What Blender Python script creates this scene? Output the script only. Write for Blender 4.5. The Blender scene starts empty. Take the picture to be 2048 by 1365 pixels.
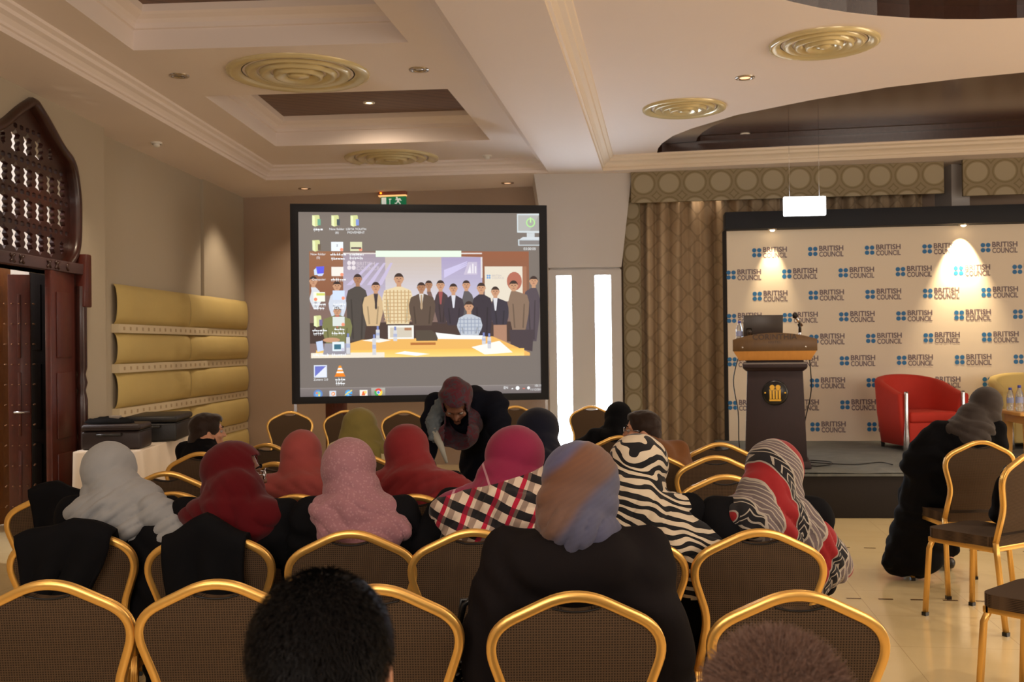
import bpy, bmesh, math, random
import numpy as np
from mathutils import Vector, Matrix, Euler, noise
from mathutils.geometry import tessellate_polygon
random.seed(7)
sc = bpy.context.scene
COL = sc.collection
PI = math.pi
R = math.radians

# ------------------------------------------------------------------ camera, world, lights
FPX, CX, CY, EYE = 2048.0, 1024.0, 682.5, 1.54
cam_d = bpy.data.cameras.new('camera'); cam = bpy.data.objects.new('camera', cam_d); COL.objects.link(cam)
cam_d.sensor_width = 36.0; cam_d.lens = 36.0 * FPX / 2048.0; cam_d.clip_start = 0.05
CAMR = Euler((R(90) + math.atan(10.5 / FPX), 0, 0)).to_matrix() @ Matrix.Rotation(-0.0115, 3, 'Z')
cam.matrix_world = Matrix.Translation((0, 0, EYE)) @ CAMR.to_4x4()
sc.camera = cam
cam_d.dof.use_dof = True; cam_d.dof.focus_distance = 3.3; cam_d.dof.aperture_fstop = 9.0

def s2l(c):
    c = c / 255.0
    return c / 12.92 if c <= 0.04045 else ((c + 0.055) / 1.055) ** 2.4
def rgb(r, g, b): return (s2l(r), s2l(g), s2l(b), 1.0)

world = bpy.data.worlds.new('world'); sc.world = world; world.use_nodes = True
bgn = world.node_tree.nodes['Background']
bgn.inputs[0].default_value = (1.0, 0.80, 0.60, 1); bgn.inputs[1].default_value = 0.22
sc.view_settings.view_transform = 'Standard'; sc.view_settings.look = 'None'
sc.view_settings.exposure = 0.0; sc.view_settings.gamma = 1.0
sc.cycles.use_denoising = True
sc.cycles.max_bounces = 8; sc.cycles.diffuse_bounces = 4
sc.cycles.sample_clamp_indirect = 6.0

def light(name, kind, loc, energy, color, size=0.3, aim=None, **kw):
    d = bpy.data.lights.new(name, kind); o = bpy.data.objects.new(name, d); COL.objects.link(o)
    d.energy = energy; d.color = color; o.location = loc
    if kind == 'AREA':
        d.shape = 'RECTANGLE'; d.size = size; d.size_y = kw.get('size_y', size)
    else:
        d.shadow_soft_size = size
    if kind == 'SPOT':
        d.spot_size = kw.get('cone', 1.6); d.spot_blend = kw.get('blend', 0.7)
    if aim is not None:
        o.rotation_euler = (Vector(aim) - Vector(loc)).to_track_quat('-Z', 'Y').to_euler()
    return o
WARM = (1.0, 0.79, 0.57); SOFT = (1.0, 0.88, 0.77); DAY = (0.66, 0.80, 1.0)
# unseen fill lights added behind and right of the camera to brighten the hall
light('hall_fill_rear', 'AREA', (-0.5, -3.6, 2.5), 12, SOFT, 5.0, (-0.5, 6, 1.6), size_y=1.6)
light('hall_fill_right', 'AREA', (8.6, 5.0, 2.0), 190, (1.0, 0.86, 0.70), 5.0, (0, 6.5, 3.2), size_y=2.0)
light('ceiling_fill', 'AREA', (-1.5, -1.2, 2.3), 90, SOFT, 2.5, (-1.0, 1.5, 3.6), size_y=1.0)
light('ceiling_fill', 'AREA', (3.4, 0.2, 2.3), 95, SOFT, 2.5, (3.0, 3.0, 3.6), size_y=1.0)
# daylight from the slit windows in the column
#light('window_daylight', 'AREA', (0.88, 11.75, 1.3), 70, DAY, 1.0, (0.2, 4, 2.6), size_y=2.0)
# warm bare spots without fixtures, aimed at the yellow padding and the tablecloth
light('padding_spot', 'SPOT', (-3.0, 12.6, 3.5), 60, WARM, 0.08, (-3.6, 12.9, 1.2), cone=1.5)
light('tablecloth_spot', 'SPOT', (-3.2, 8.0, 3.45), 60, WARM, 0.08, (-3.7, 8.8, 0.8), cone=1.5)

# ------------------------------------------------------------------ pixel rays
def ray(u, v):
    return (CAMR @ Vector(((u - CX) / FPX, -(v - CY) / FPX, -1.0))).normalized()
def at_y(u, v, y):
    d = ray(u, v); t = y / d.y
    return Vector((d.x * t, y, EYE + d.z * t))
def at_z(u, v, z):
    d = ray(u, v); t = (z - EYE) / d.z
    return Vector((d.x * t, d.y * t, z))
def at_line(u, v, p, q):
    """where the pixel's ray meets the vertical plane through the plan points p and q: distance along pq, height"""
    d = ray(u, v); e = Vector((q[0] - p[0], q[1] - p[1])).normalized()
    det = d.x * (-e.y) + e.x * d.y
    t = (p[0] * (-e.y) + e.x * p[1]) / det
    x, y = d.x * t, d.y * t
    return (x - p[0]) * e.x + (y - p[1]) * e.y, EYE + d.z * t

# ------------------------------------------------------------------ materials
class NT:
    def __init__(s, m):
        m.use_nodes = True; s.t = m.node_tree; s.b = s.t.nodes['Principled BSDF']
    def n(s, typ, **kw):
        x = s.t.nodes.new(typ)
        for k, v in kw.items():
            if k.startswith('i_'):
                key = k[2:]; key = int(key) if key.isdigit() else key.replace('_', ' ')
                s.set(x.inputs[key], v)
            else: setattr(x, k, v)
        return x
    def set(s, inp, v):
        if isinstance(v, bpy.types.NodeSocket): s.t.links.new(v, inp)
        elif hasattr(inp.default_value, '__len__') and not hasattr(v, '__len__'): inp.default_value = (v,) * len(inp.default_value)
        else: inp.default_value = v
    def m(s, op, a, b=0.0, c=None):
        x = s.t.nodes.new('ShaderNodeMath'); x.operation = op
        s.set(x.inputs[0], a); s.set(x.inputs[1], b)
        if c is not None: s.set(x.inputs[2], c)
        return x.outputs[0]
    def mix(s, f, a, b):
        x = s.t.nodes.new('ShaderNodeMix'); x.data_type = 'RGBA'
        s.set(x.inputs[0], f); s.set(x.inputs[6], a); s.set(x.inputs[7], b)
        return x.outputs[2]
    def ramp(s, f, stops, interp='CONSTANT'):
        x = s.t.nodes.new('ShaderNodeValToRGB'); x.color_ramp.interpolation = interp
        e = x.color_ramp.elements
        while len(e) < len(stops): e.new(0.5)
        for i, (p, c) in enumerate(stops): e[i].position = p; e[i].color = c
        s.set(x.inputs[0], f); return x.outputs[0]
    def obj(s, rot=(0, 0, 0), scale=(1, 1, 1)):
        tc = s.n('ShaderNodeTexCoord'); mp = s.n('ShaderNodeMapping')
        s.t.links.new(tc.outputs['Object'], mp.inputs[0])
        mp.inputs['Rotation'].default_value = rot; mp.inputs['Scale'].default_value = scale
        return mp.outputs[0]
    def xyz(s, vec):
        x = s.n('ShaderNodeSeparateXYZ'); s.t.links.new(vec, x.inputs[0]); return x.outputs
    def noise(s, vec, scale, detail=2.0, out='Fac', dist=0.0):
        x = s.n('ShaderNodeTexNoise', i_Scale=scale, i_Detail=detail, i_Distortion=dist); s.t.links.new(vec, x.inputs['Vector'])
        return x.outputs[out]
    def bump(s, h, strength=0.3, dist=0.01):
        x = s.n('ShaderNodeBump', i_Strength=strength, i_Distance=dist); s.t.links.new(h, x.inputs['Height'])
        s.t.links.new(x.outputs[0], s.b.inputs['Normal'])
    def color(s, v): s.set(s.b.inputs['Base Color'], v)

MATS = {}
def mat(name, col=None, rough=0.6, metal=0.0, bump=None, var=None, spec=0.5, emit=None, estr=1.0, trans=0.0, sheen=0.0):
    if name in MATS: return MATS[name]
    m = bpy.data.materials.new(name); t = NT(m); MATS[name] = m
    if col is not None: t.b.inputs['Base Color'].default_value = col
    t.b.inputs['Roughness'].default_value = rough; t.b.inputs['Metallic'].default_value = metal
    t.b.inputs['Specular IOR Level'].default_value = spec
    if sheen: t.b.inputs['Sheen Weight'].default_value = sheen
    if trans: t.b.inputs['Transmission Weight'].default_value = trans
    if emit is not None:
        t.b.inputs['Emission Color'].default_value = emit; t.b.inputs['Emission Strength'].default_value = estr
    if var:
        f = t.noise(t.obj(), var[0], 4.0)
        c2 = tuple(x * var[1] for x in col[:3]) + (1,)
        t.color(t.mix(f, col, c2))
    if bump:
        t.bump(t.noise(t.obj(), bump[0], 3.0), bump[1], bump[2] if len(bump) > 2 else 0.005)
    return m

M_CEIL = mat('ceiling_plaster', rgb(234, 221, 214), 0.85, bump=(40, 0.05), var=(1.5, 0.95))
M_CROWN = mat('crown_plaster', rgb(226, 210, 190), 0.6)
M_WALL = mat('wall_paint', rgb(182, 170, 150), 0.85, bump=(60, 0.06), var=(1.2, 0.93))
M_WALLB = mat('wall_paint_rear', rgb(172, 150, 132), 0.85, bump=(60, 0.06), var=(1.2, 0.94))
M_PILLAR = mat('pillar_paint', rgb(196, 190, 186), 0.7, bump=(60, 0.04))
M_GOLD = mat('gold_frame', rgb(236, 188, 104), 0.32, 0.8, bump=(300, 0.05, 0.001))
M_DARKMETAL = mat('dark_metal', rgb(30, 28, 28), 0.45, 0.5)
M_CHROME = mat('chrome', rgb(205, 205, 210), 0.22, 1.0)
M_BLACK = mat('black_fabric', rgb(16, 16, 18), 0.9, bump=(220, 0.15, 0.002), spec=.15)
M_BLACKGLOSS = mat('black_gloss', rgb(16, 16, 18), 0.3)
M_RED = mat('red_upholstery', rgb(198, 48, 32), 0.75, bump=(160, 0.2, 0.002), var=(3, 0.8))
M_YEL = mat('yellow_upholstery', rgb(208, 184, 118), 0.75, bump=(120, 0.2, 0.002), var=(2.5, 0.85))
M_CLOTHW = mat('white_tablecloth', rgb(228, 214, 196), 0.8, bump=(8, 0.3, 0.01))
M_SKIN = mat('skin_light', rgb(196, 140, 108), 0.5, var=(30, 0.9))
M_SKIND = mat('skin_dark', rgb(120, 78, 58), 0.5, var=(30, 0.9))
M_EYE = mat('eye_white', rgb(150, 140, 132), 0.4)
M_IRIS = mat('eye_iris', rgb(30, 18, 12), 0.15)
M_SHOE = mat('shoe_leather', rgb(18, 15, 14), 0.4)
M_PLASTICW = mat('white_plastic', rgb(225, 220, 212), 0.4)
M_STEEL = mat('lamp_reflector', rgb(190, 180, 170), 0.2, 1.0)
M_LAMP = mat('lamp_lit', rgb(255, 230, 190), 0.4, emit=(1.0, 0.74, 0.42, 1), estr=14)
M_LAMPDIM = mat('lamp_weak', rgb(255, 220, 180), 0.4, emit=(1.0, 0.55, 0.30, 1), estr=1.3)
M_DAYLIGHT = mat('daylight_pane', rgb(240, 245, 255), 0.3, emit=(0.72, 0.85, 1.0, 1), estr=30.0)
M_GLASS = mat('clear_glass', (1, 1, 1, 1), 0.03, trans=1.0)
M_DIFF = mat('diffuser_enamel', rgb(212, 196, 150), 0.22, 0.15)

def wood(name, c1, c2, rough=0.35, rot=0.0, plank=None, groove=0.06, coat=0.0, scale=1.0):
    if name in MATS: return MATS[name]
    m = bpy.data.materials.new(name); t = NT(m); MATS[name] = m
    v = t.obj(rot=(0, 0, rot), scale=(scale, scale, scale)); X, Y, Z = t.xyz(v)
    st = t.n('ShaderNodeMapping'); t.t.links.new(v, st.inputs[0]); st.inputs['Scale'].default_value = (22, 1.6, 9)
    g = t.noise(st.outputs[0], 1.6, 5.0)
    c = t.mix(g, c1, c2)
    if plank:
        f = t.m('FRACT', t.m('MULTIPLY', X, 1.0 / plank)); line = t.m('LESS_THAN', f, groove)
        c = t.mix(line, c, (0.002, 0.0015, 0.001, 1))
        t.bump(t.m('SUBTRACT', 1.0, line), 0.6, 0.01)
    t.color(c); t.b.inputs['Roughness'].default_value = rough
    t.b.inputs['Coat Weight'].default_value = coat; t.b.inputs['Coat Roughness'].default_value = 0.15
    return m
M_WOOD = wood('dark_door_wood', rgb(62, 24, 14), rgb(34, 13, 9), 0.35, coat=0.2)
M_WOODRED = wood('red_brown_wood', rgb(96, 36, 22), rgb(58, 20, 14), 0.4, coat=0.1)
M_PLANK = wood('ceiling_planks', rgb(122, 92, 74), rgb(92, 66, 54), 0.5, rot=R(62), plank=0.115)
M_PLANKD = wood('dark_ceiling_planks', rgb(84, 46, 32), rgb(48, 27, 20), 0.25, rot=R(60), plank=0.13, groove=.1, coat=0.25)
M_OVAL = wood('oval_rim_wood', rgb(70, 46, 38), rgb(50, 33, 28), 0.25, coat=0.6)
M_ORANGE = wood('light_door_wood', rgb(190, 120, 60), rgb(150, 88, 44), 0.4)
M_PODW = wood('podium_board_wood', rgb(104, 76, 40), rgb(84, 60, 32), 0.4)
M_PODO = wood('podium_lip_wood', rgb(222, 160, 84), rgb(200, 140, 70), 0.4)
M_PODD = wood('podium_dark_wood', rgb(44, 24, 30), rgb(30, 17, 22), 0.6)
M_TABLEW = wood('golden_table_wood', rgb(216, 164, 84), rgb(190, 136, 62), 0.35)

def m_weave():
    m = bpy.data.materials.new('brown_dotted_weave'); t = NT(m); v = t.obj(); X, Y, Z = t.xyz(v)
    a = t.m('SINE', t.m('MULTIPLY', X, 2 * PI / 0.0068)); b = t.m('SINE', t.m('MULTIPLY', Z, 2 * PI / 0.0068))
    k = t.m('MAXIMUM', a, b)
    f = t.m('MULTIPLY_ADD', k, 0.5, 0.5)
    t.color(t.mix(f, rgb(30, 24, 20), rgb(86, 68, 50))); t.b.inputs['Roughness'].default_value = 0.85; t.b.inputs['Specular IOR Level'].default_value = .15
    t.bump(f, 0.4, 0.002); return m
M_WEAVE = m_weave()
def m_floor():
    m = bpy.data.materials.new('polished_floor_tile'); t = NT(m); v = t.obj(rot=(0, 0, R(8)))
    X, Y, Z = t.xyz(v)
    fx = t.m('LESS_THAN', t.m('FRACT', t.m('MULTIPLY', X, 1 / 0.6)), 0.006); fy = t.m('LESS_THAN', t.m('FRACT', t.m('MULTIPLY', Y, 1 / 0.6)), 0.006)
    n = t.noise(v, 2.2, 6.0, dist=0.6)
    c = t.mix(n, rgb(228, 208, 164), rgb(210, 188, 138))
    c = t.mix(t.m('MULTIPLY', t.m('MAXIMUM', fx, fy), 0.45), c, rgb(150, 120, 80))
    t.color(c); t.b.inputs['Roughness'].default_value = 0.13; t.b.inputs['Specular IOR Level'].default_value = 0.55
    return m
M_FLOOR = m_floor()
def m_carpet():
    m = bpy.data.materials.new('grey_stage_carpet'); t = NT(m); v = t.obj()
    n = t.noise(v, 3.0, 6.0, dist=1.2); f = t.noise(v, 260, 2.0)
    t.color(t.mix(n, rgb(84, 88, 88), rgb(122, 124, 120))); t.b.inputs['Roughness'].default_value = 0.95
    t.bump(t.m('ADD', t.m('MULTIPLY', n, 1.0), t.m('MULTIPLY', f, 0.06)), 0.9, 0.05); return m
M_CARPET = m_carpet()
M_SKIRT = mat('black_stage_skirt', rgb(30, 24, 22), 0.85, bump=(30, 0.2))
def m_trellis(name, base, line, sx=1.0, axis='x', per=0.235):
    m = bpy.data.materials.new(name); t = NT(m); v = t.obj(); X, Y, Z = t.xyz(v)
    U = t.m('MULTIPLY', X, 2 * PI / per); W = t.m('MULTIPLY', Z, 2 * PI / (per * 1.15))
    s = t.m('ADD', t.m('COSINE', U), t.m('COSINE', W))
    d = t.m('ABSOLUTE', t.m('SUBTRACT', s, 0.15))
    ln = t.m('LESS_THAN', d, 0.22)
    n = t.noise(v, 18, 3)
    t.color(t.mix(t.m('MULTIPLY', ln, 0.4), t.mix(n, base, tuple(x * 0.85 for x in base[:3]) + (1,)), line))
    t.b.inputs['Roughness'].default_value = 0.7; t.b.inputs['Sheen Weight'].default_value = 0.2
    return m
M_CURT = m_trellis('trellis_curtain', rgb(184, 158, 126), rgb(104, 86, 56))
def m_roundel(name, per, pz):
    m = bpy.data.materials.new(name); t = NT(m); X, Y, Z = t.xyz(t.obj())
    u = t.m('SUBTRACT', t.m('FRACT', t.m('MULTIPLY', X, 1 / per)), .5); w = t.m('SUBTRACT', t.m('FRACT', t.m('MULTIPLY', t.m('ADD', Z, -3.31), 1 / pz)), .5)
    d = t.m('SQRT', t.m('ADD', t.m('MULTIPLY', u, u), t.m('MULTIPLY', w, w)))
    c = t.ramp(d, [(0, rgb(160, 148, 124)), (.37, rgb(138, 124, 96)), (.41, rgb(122, 108, 78)), (.46, rgb(138, 124, 98)), (.57, rgb(120, 106, 76)), (.61, rgb(140, 126, 100))])
    t.color(c); t.b.inputs['Roughness'].default_value = .75; return m
M_VAL = m_roundel('roundel_valance', .30, .29)
M_BORD = m_roundel('roundel_border', .22, .26)

# ------------------------------------------------------------------ mesh helpers
def link(name, me, parent=None, loc=None, rot=None):
    o = bpy.data.objects.new(name, me); COL.objects.link(o)
    if parent is not None: o.parent = parent
    if loc is not None: o.location = loc
    if rot is not None: o.rotation_euler = rot
    return o
def tag(o, label, cat, group=None, kind=None):
    if label: o['label'] = label
    if cat: o['category'] = cat
    if group: o['group'] = group
    if kind: o['kind'] = kind
    return o
def empty(name, loc, rz=0.0, label=None, cat=None, group=None):
    o = bpy.data.objects.new(name, None); COL.objects.link(o); o.empty_display_size = 0.1
    o.location = loc; o.rotation_euler = (0, 0, rz)
    return tag(o, label, cat, group)
def copy_tree(o, parent=None):
    c = o.copy(); COL.objects.link(c)
    if parent is not None: c.parent = parent
    for ch in list(o.children): copy_tree(ch, c)
    return c

class MB:
    def __init__(s): s.v = []; s.f = []; s.mi = []; s.sm = []
    def add(s, vs, fs, mi=0, smooth=False):
        b = len(s.v); s.v += [tuple(x) for x in vs]
        for f in fs: s.f.append(tuple(b + i for i in f)); s.mi.append(mi); s.sm.append(smooth)
        return s
    def box(s, lo, hi, mi=0, M=None):
        x0, y0, z0 = lo; x1, y1, z1 = hi
        vs = [Vector(p) for p in ((x0,y0,z0),(x1,y0,z0),(x1,y1,z0),(x0,y1,z0),(x0,y0,z1),(x1,y0,z1),(x1,y1,z1),(x0,y1,z1))]
        if M is not None: vs = [M @ p for p in vs]
        return s.add(vs, [(0,3,2,1),(4,5,6,7),(0,1,5,4),(1,2,6,5),(2,3,7,6),(3,0,4,7)], mi)
    def prism(s, loops, to3, depth, mi=0, back=True):
        """flat polygon with holes given as 2D loops, to3(x, y, d) places it; side walls of the given depth"""
        tri = tessellate_polygon([[Vector((p[0], p[1], 0)) for p in L] for L in loops])
        flat = [p for L in loops for p in L]; n = len(flat)
        vs = [to3(p[0], p[1], 0) for p in flat]; fs = [tuple(t) for t in tri]
        if depth:
            vs += [to3(p[0], p[1], depth) for p in flat]
            if back: fs += [tuple(n + i for i in reversed(t)) for t in tri]
            k = 0
            for L in loops:
                m = len(L)
                for i in range(m):
                    a, b = k + i, k + (i + 1) % m; fs.append((a, b, n + b, n + a))
                k += m
        return s.add(vs, fs, mi)
    def lathe(s, prof, c=(0, 0, 0), seg=32, mi=0, M=None, smooth=True):
        vs = []; n = len(prof)
        for k in range(seg):
            a = 2 * PI * k / seg
            for r, z in prof:
                p = Vector((c[0] + r * math.cos(a), c[1] + r * math.sin(a), c[2] + z)); vs.append(M @ p if M is not None else p)
        fs = []
        for k in range(seg):
            k2 = (k + 1) % seg
            for i in range(n - 1): fs.append((k * n + i, k2 * n + i, k2 * n + i + 1, k * n + i + 1))
        return s.add(vs, fs, mi, smooth)
    def tube(s, pts, r, seg=8, mi=0, closed=False, prof=None, up=None, caps=True):
        pts = [Vector(p) for p in pts]; n = len(pts)
        if prof is None: prof = [(math.cos(2 * PI * i / seg), math.sin(2 * PI * i / seg)) for i in range(seg)]
        m = len(prof); vs = []; u = Vector(up) if up else None
        for i in range(n):
            if closed: d = pts[(i + 1) % n] - pts[i - 1]
            else: d = pts[min(i + 1, n - 1)] - pts[max(i - 1, 0)]
            d.normalize()
            if up is None:
                if u is None: u = d.orthogonal().normalized()
                u = (u - d * u.dot(d)).normalized()
            else: u = (Vector(up) - d * Vector(up).dot(d)).normalized()
            w = d.cross(u); rr = r[i] if hasattr(r, '__len__') else r
            for a, b in prof: vs.append(pts[i] + u * (a * rr) + w * (b * rr))
        fs = []
        for i in range(n if closed else n - 1):
            j = (i + 1) % n
            for k in range(m): fs.append((i * m + k, i * m + (k + 1) % m, j * m + (k + 1) % m, j * m + k))
        if caps and not closed: fs.append(tuple(reversed(range(m)))); fs.append(tuple((n - 1) * m + k for k in range(m)))
        return s.add(vs, fs, mi, True)
    def mesh(s, name, *mats, bevel=0, seg=2):
        me = bpy.data.meshes.new(name); me.from_pydata(s.v, [], s.f)
        for m in mats: me.materials.append(m)
        me.polygons.foreach_set('material_index', s.mi); me.polygons.foreach_set('use_smooth', s.sm)
        bm = bmesh.new(); bm.from_mesh(me)
        bmesh.ops.recalc_face_normals(bm, faces=bm.faces)
        if bevel:
            ed = [e for e in bm.edges if len(e.link_faces) == 2 and e.calc_face_angle(0) > 0.5]
            bmesh.ops.bevel(bm, geom=ed, offset=bevel, segments=seg, profile=0.5, affect='EDGES', clamp_overlap=True)
            for f in bm.faces: f.smooth = True
        bm.to_mesh(me); bm.free(); me.update(); return me
    def obj(s, name, *mats, parent=None, bevel=0, seg=2, loc=None, rot=None):
        o = link(name, s.mesh(name, *mats, bevel=bevel, seg=seg), parent, loc, rot)
        if bevel: autosmooth(o)
        return o
def autosmooth(o, ang=40):
    """mark sharp edges so bevelled boxes shade cleanly"""
    me = o.data; bm = bmesh.new(); bm.from_mesh(me)
    for e in bm.edges: e.smooth = not (len(e.link_faces) == 2 and e.calc_face_angle(0) > R(ang))
    bm.to_mesh(me); bm.free()

def ease(pts, rad, seg=8):
    """round the corners of an open 2D polyline"""
    out = [pts[0]]
    for i in range(1, len(pts) - 1):
        a, b, c = Vector(pts[i - 1]), Vector(pts[i]), Vector(pts[i + 1]); r = rad[i]
        if r <= 0: out.append(tuple(b)); continue
        p = b + (a - b).normalized() * min(r, (a - b).length * 0.49); q = b + (c - b).normalized() * min(r, (c - b).length * 0.49)
        for k in range(seg + 1):
            t = k / seg; out.append(tuple(p.lerp(b, t).lerp(b.lerp(q, t), t)))
    out.append(pts[-1]); return out
def inset(loop, d):
    """move a 2D polygon's edges inward by d"""
    n = len(loop); A = sum(loop[i][0] * loop[(i + 1) % n][1] - loop[(i + 1) % n][0] * loop[i][1] for i in range(n))
    s = 1 if A > 0 else -1; out = []
    for i in range(n):
        p0, p1, p2 = Vector(loop[i - 1]), Vector(loop[i]), Vector(loop[(i + 1) % n])
        e1 = (p1 - p0).normalized(); e2 = (p2 - p1).normalized()
        n1 = Vector((-e1.y, e1.x)) * s; n2 = Vector((-e2.y, e2.x)) * s
        b = (n1 + n2); b = b / max(b.length_squared / 2, 0.3)
        out.append((p1.x + b.x * d, p1.y + b.y * d))
    return out
def strip_loops(mb, loops3, mi=0, smooth=False):
    n = len(loops3[0]); vs = [p for L in loops3 for p in L]; fs = []
    for k in range(len(loops3) - 1):
        for i in range(n):
            j = (i + 1) % n; fs.append((k * n + i, k * n + j, (k + 1) * n + j, (k + 1) * n + i))
    mb.add(vs, fs, mi, smooth)
def text_mesh(s, size, name='lettering', offset=0.0, depth=0.0, align='LEFT', spacing=1.0):
    cu = bpy.data.curves.new(name, 'FONT'); cu.body = s; cu.size = size; cu.offset = offset; cu.extrude = depth
    cu.align_x = align; cu.space_character = spacing; cu.resolution_u = 3
    o = bpy.data.objects.new(name, cu); COL.objects.link(o)
    dg = bpy.context.evaluated_depsgraph_get(); dg.update()
    me = bpy.data.meshes.new_from_object(o.evaluated_get(dg)); bpy.data.objects.remove(o)
    vs = [v.co.copy() for v in me.vertices]; fs = [tuple(p.vertices) for p in me.polygons]
    bpy.data.meshes.remove(me); return vs, fs

# ------------------------------------------------------------------ room shell
H1, H2, H3 = 3.6, 3.76, 4.06           # soffit, recess, wooden tray
def struct(o): o['kind'] = 'structure'; return o
mb = MB(); mb.box((-9, -4, -0.12), (11, 16.5, 0)); struct(mb.obj('floor', M_FLOOR))
WL0, WL1 = (-4.19, -4.0), (-3.74, 9.43)           # near left wall (plan)
WF0, WF1 = (-3.885, 9.43), (-3.66, 13.9)           # far left wall
WB1 = (9.0, 11.70)                                # right end of the rear wall
def plane_frame(p, q):
    e = Vector((q[0] - p[0], q[1] - p[1], 0)).normalized(); n = Vector((e.y, -e.x, 0))
    return Vector((p[0], p[1], 0)), e, n
def on(fr, s, z, d=0.0): return fr[0] + fr[1] * s + fr[2] * d + Vector((0, 0, z))
FL = plane_frame(WL0, WL1); FF = plane_frame(WF0, WF1); FB = plane_frame(WF1, WB1)
def pix(fr, p, q, u, v): return at_line(u, v, p, q)

# horseshoe arch over the door, found on the near left wall
s_ap, z_ap = at_line(62, 206, WL0, WL1); s_rt, z_rt = at_line(151, 415, WL0, WL1); s_bs, z_bs = at_line(131, 533, WL0, WL1)
HWA = s_rt - s_ap
def arch(off=0.0):
    half = [(s_bs - s_ap, z_bs), (HWA * 0.97, z_bs + 0.14), (HWA, z_rt - 0.1), (HWA * 0.99, z_rt + 0.12), (HWA * 0.88, z_rt + 0.38), (HWA * 0.62, z_ap - 0.28), (HWA * 0.3, z_ap - 0.11), (0.03, z_ap)]
    pts = ease(half, [0] + [0.2] * 6 + [0], 5)
    L = [(s_ap + x, z) for x, z in pts] + [(s_ap - x, z) for x, z in reversed(pts)]
    return inset(L, off) if off else L
door_l, door_r, door_top = s_ap - HWA * 0.86, s_ap + HWA * 0.93, z_bs - 0.06
mb = MB()
LW = (Vector(WL1) - Vector(WL0)).length
mb.prism([[(0, 0), (door_l, 0), (door_l, door_top), (door_r, door_top), (door_r, 0), (LW, 0), (LW, H1), (0, H1)], arch(0.03)],
         lambda x, y, d: on(FL, x, y, -d), 0.22)
struct(mb.obj('wall_left', M_WALL))
mb = MB(); LF = (Vector(WF1) - Vector(WF0)).length
mb.prism([[(-0.05, 0), (LF + 0.3, 0), (LF + 0.3, H1), (-0.05, H1)]], lambda x, y, d: on(FF, x, y, -d), 0.2)
s_p, _ = at_line(402, 500, WF0, WF1)
mb.prism([[(s_p, 0), (LF, 0), (LF, H1), (s_p, H1)]], lambda x, y, d: on(FF, x, y, 0.035 - d), 0.04)
struct(mb.obj('wall_left_far', M_WALL))
mb = MB(); LB = (Vector(WB1) - Vector(WF1)).length
mb.prism([[(-0.3, 0), (LB, 0), (LB, H1), (-0.3, H1)]], lambda x, y, d: on(FB, x, y, -d), 0.2)
struct(mb.obj('wall_back', M_WALLB))
mb = MB(); mb.box((9.0, -4, 0), (9.2, 12, H1)); struct(mb.obj('wall_right', M_WALL))
mb = MB(); mb.prism([[(-4.4, 0), (9.2, 0), (9.2, H1), (-4.4, H1)]], lambda x, y, d: Vector((x, -4.0 - d, y)), 0.2); struct(mb.obj('wall_rear', M_WALL))
# lobby behind the arch
mb = MB(); mb.box((-6.9, 5.6, 0), (-6.8, 11.0, 4.3)); mb.box((-6.9, 10.9, 0), (-4.0, 11.0, 4.3)); mb.box((-6.9, 5.5, 0), (-4.25, 5.6, 4.3)); mb.box((-6.9, 5.5, 4.3), (-3.95, 11.0, 4.4))
struct(mb.obj('wall_lobby', mat('lobby_paint', rgb(214, 206, 196), 0.8)))
light('lobby_light', 'POINT', (-5.7, 8.4, 4.1), 220, (0.92, 0.93, 1.0), 0.25)
light('lobby_door_light', 'POINT', (-4.9, 7.6, 1.9), 14, WARM, 0.15)

# ceiling: soffit with two recesses, mouldings, trays
z1 = lambda u, v: tuple(at_z(u, v, H1)[:2])
z2 = lambda u, v: tuple(at_z(u, v, H2)[:2])
pL1, pL2 = z1(0, 65), z1(460, 325)
def along(p, q, y): t = (y - p[1]) / (q[1] - p[1]); return (p[0] + (q[0] - p[0]) * t, y)
cL, cR = z1(532, 361), z1(1097, 345)
bN = z1(870, 2)
REC_L = [along(pL1, pL2, 1.5), (cL[0], cL[1]), (cR[0], cR[1]), along(bN, cR, 1.5)]
rc = z1(1206, 342); rN = z1(1089, 2); rF = z1(2048, 305); rF2 = (8.7, rc[1] + (rF[1] - rc[1]) * (8.7 - rc[0]) / (rF[0] - rc[0]))
REC_R = [along(rN, rc, 1.5), rc, rF2, (8.7, 1.5)]
t1a, t1b = z2(267, 101), z2(817, 85)
TR1 = [along(z2(132, 2), t1a, 5.3), t1a, t1b, along(z2(748, 2), t1b, 5.2)]
TR2 = [z2(410, 193), z2(552, 293), z2(980, 280), z2(895, 178)]
ov = [z2(*p) for p in ((1314, 306), (1316, 297), (1324, 287), (1346, 272), (1384, 257), (1474, 230), (1624, 200), (1774, 175), (1924, 157), (2048, 145))]
ex = ov[-1]
ov += [(ex[0] + 1.0, ex[1] - 0.22), (ex[0] + 2.1, ex[1] - 0.1), (8.0, 8.9), (8.35, 9.8), (8.3, 10.4)]
fe = lambda x: rc[1] + (rF[1] - rc[1]) * (x - rc[0]) / (rF[0] - rc[0]) - 0.17
ov += [(8.1, fe(8.1)), (5.0, fe(5.0)), (3.0, fe(3.0)), (ov[0][0] + 0.05, fe(ov[0][0]))]
OV1 = ov
OV2 = [(3.25 + 2.25 * math.cos(a), 5.2 + 1.85 * math.sin(a)) for a in [2 * PI * k / 56 for k in range(56)]]
mb = MB()
mb.prism([[(-4.7, -4.3), (9.3, -4.3), (9.3, 14.6), (-4.7, 14.6)], REC_L, REC_R], lambda x, y, d: Vector((x, y, H1 + d)), 0)
grow = lambda L: inset(L, -0.1)
mb.prism([grow(REC_L), TR1, TR2], lambda x, y, d: Vector((x, y, H2 + d)), 0)
mb.prism([grow(REC_R), OV1, OV2], lambda x, y, d: Vector((x, y, H2 + d)), 0)
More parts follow.
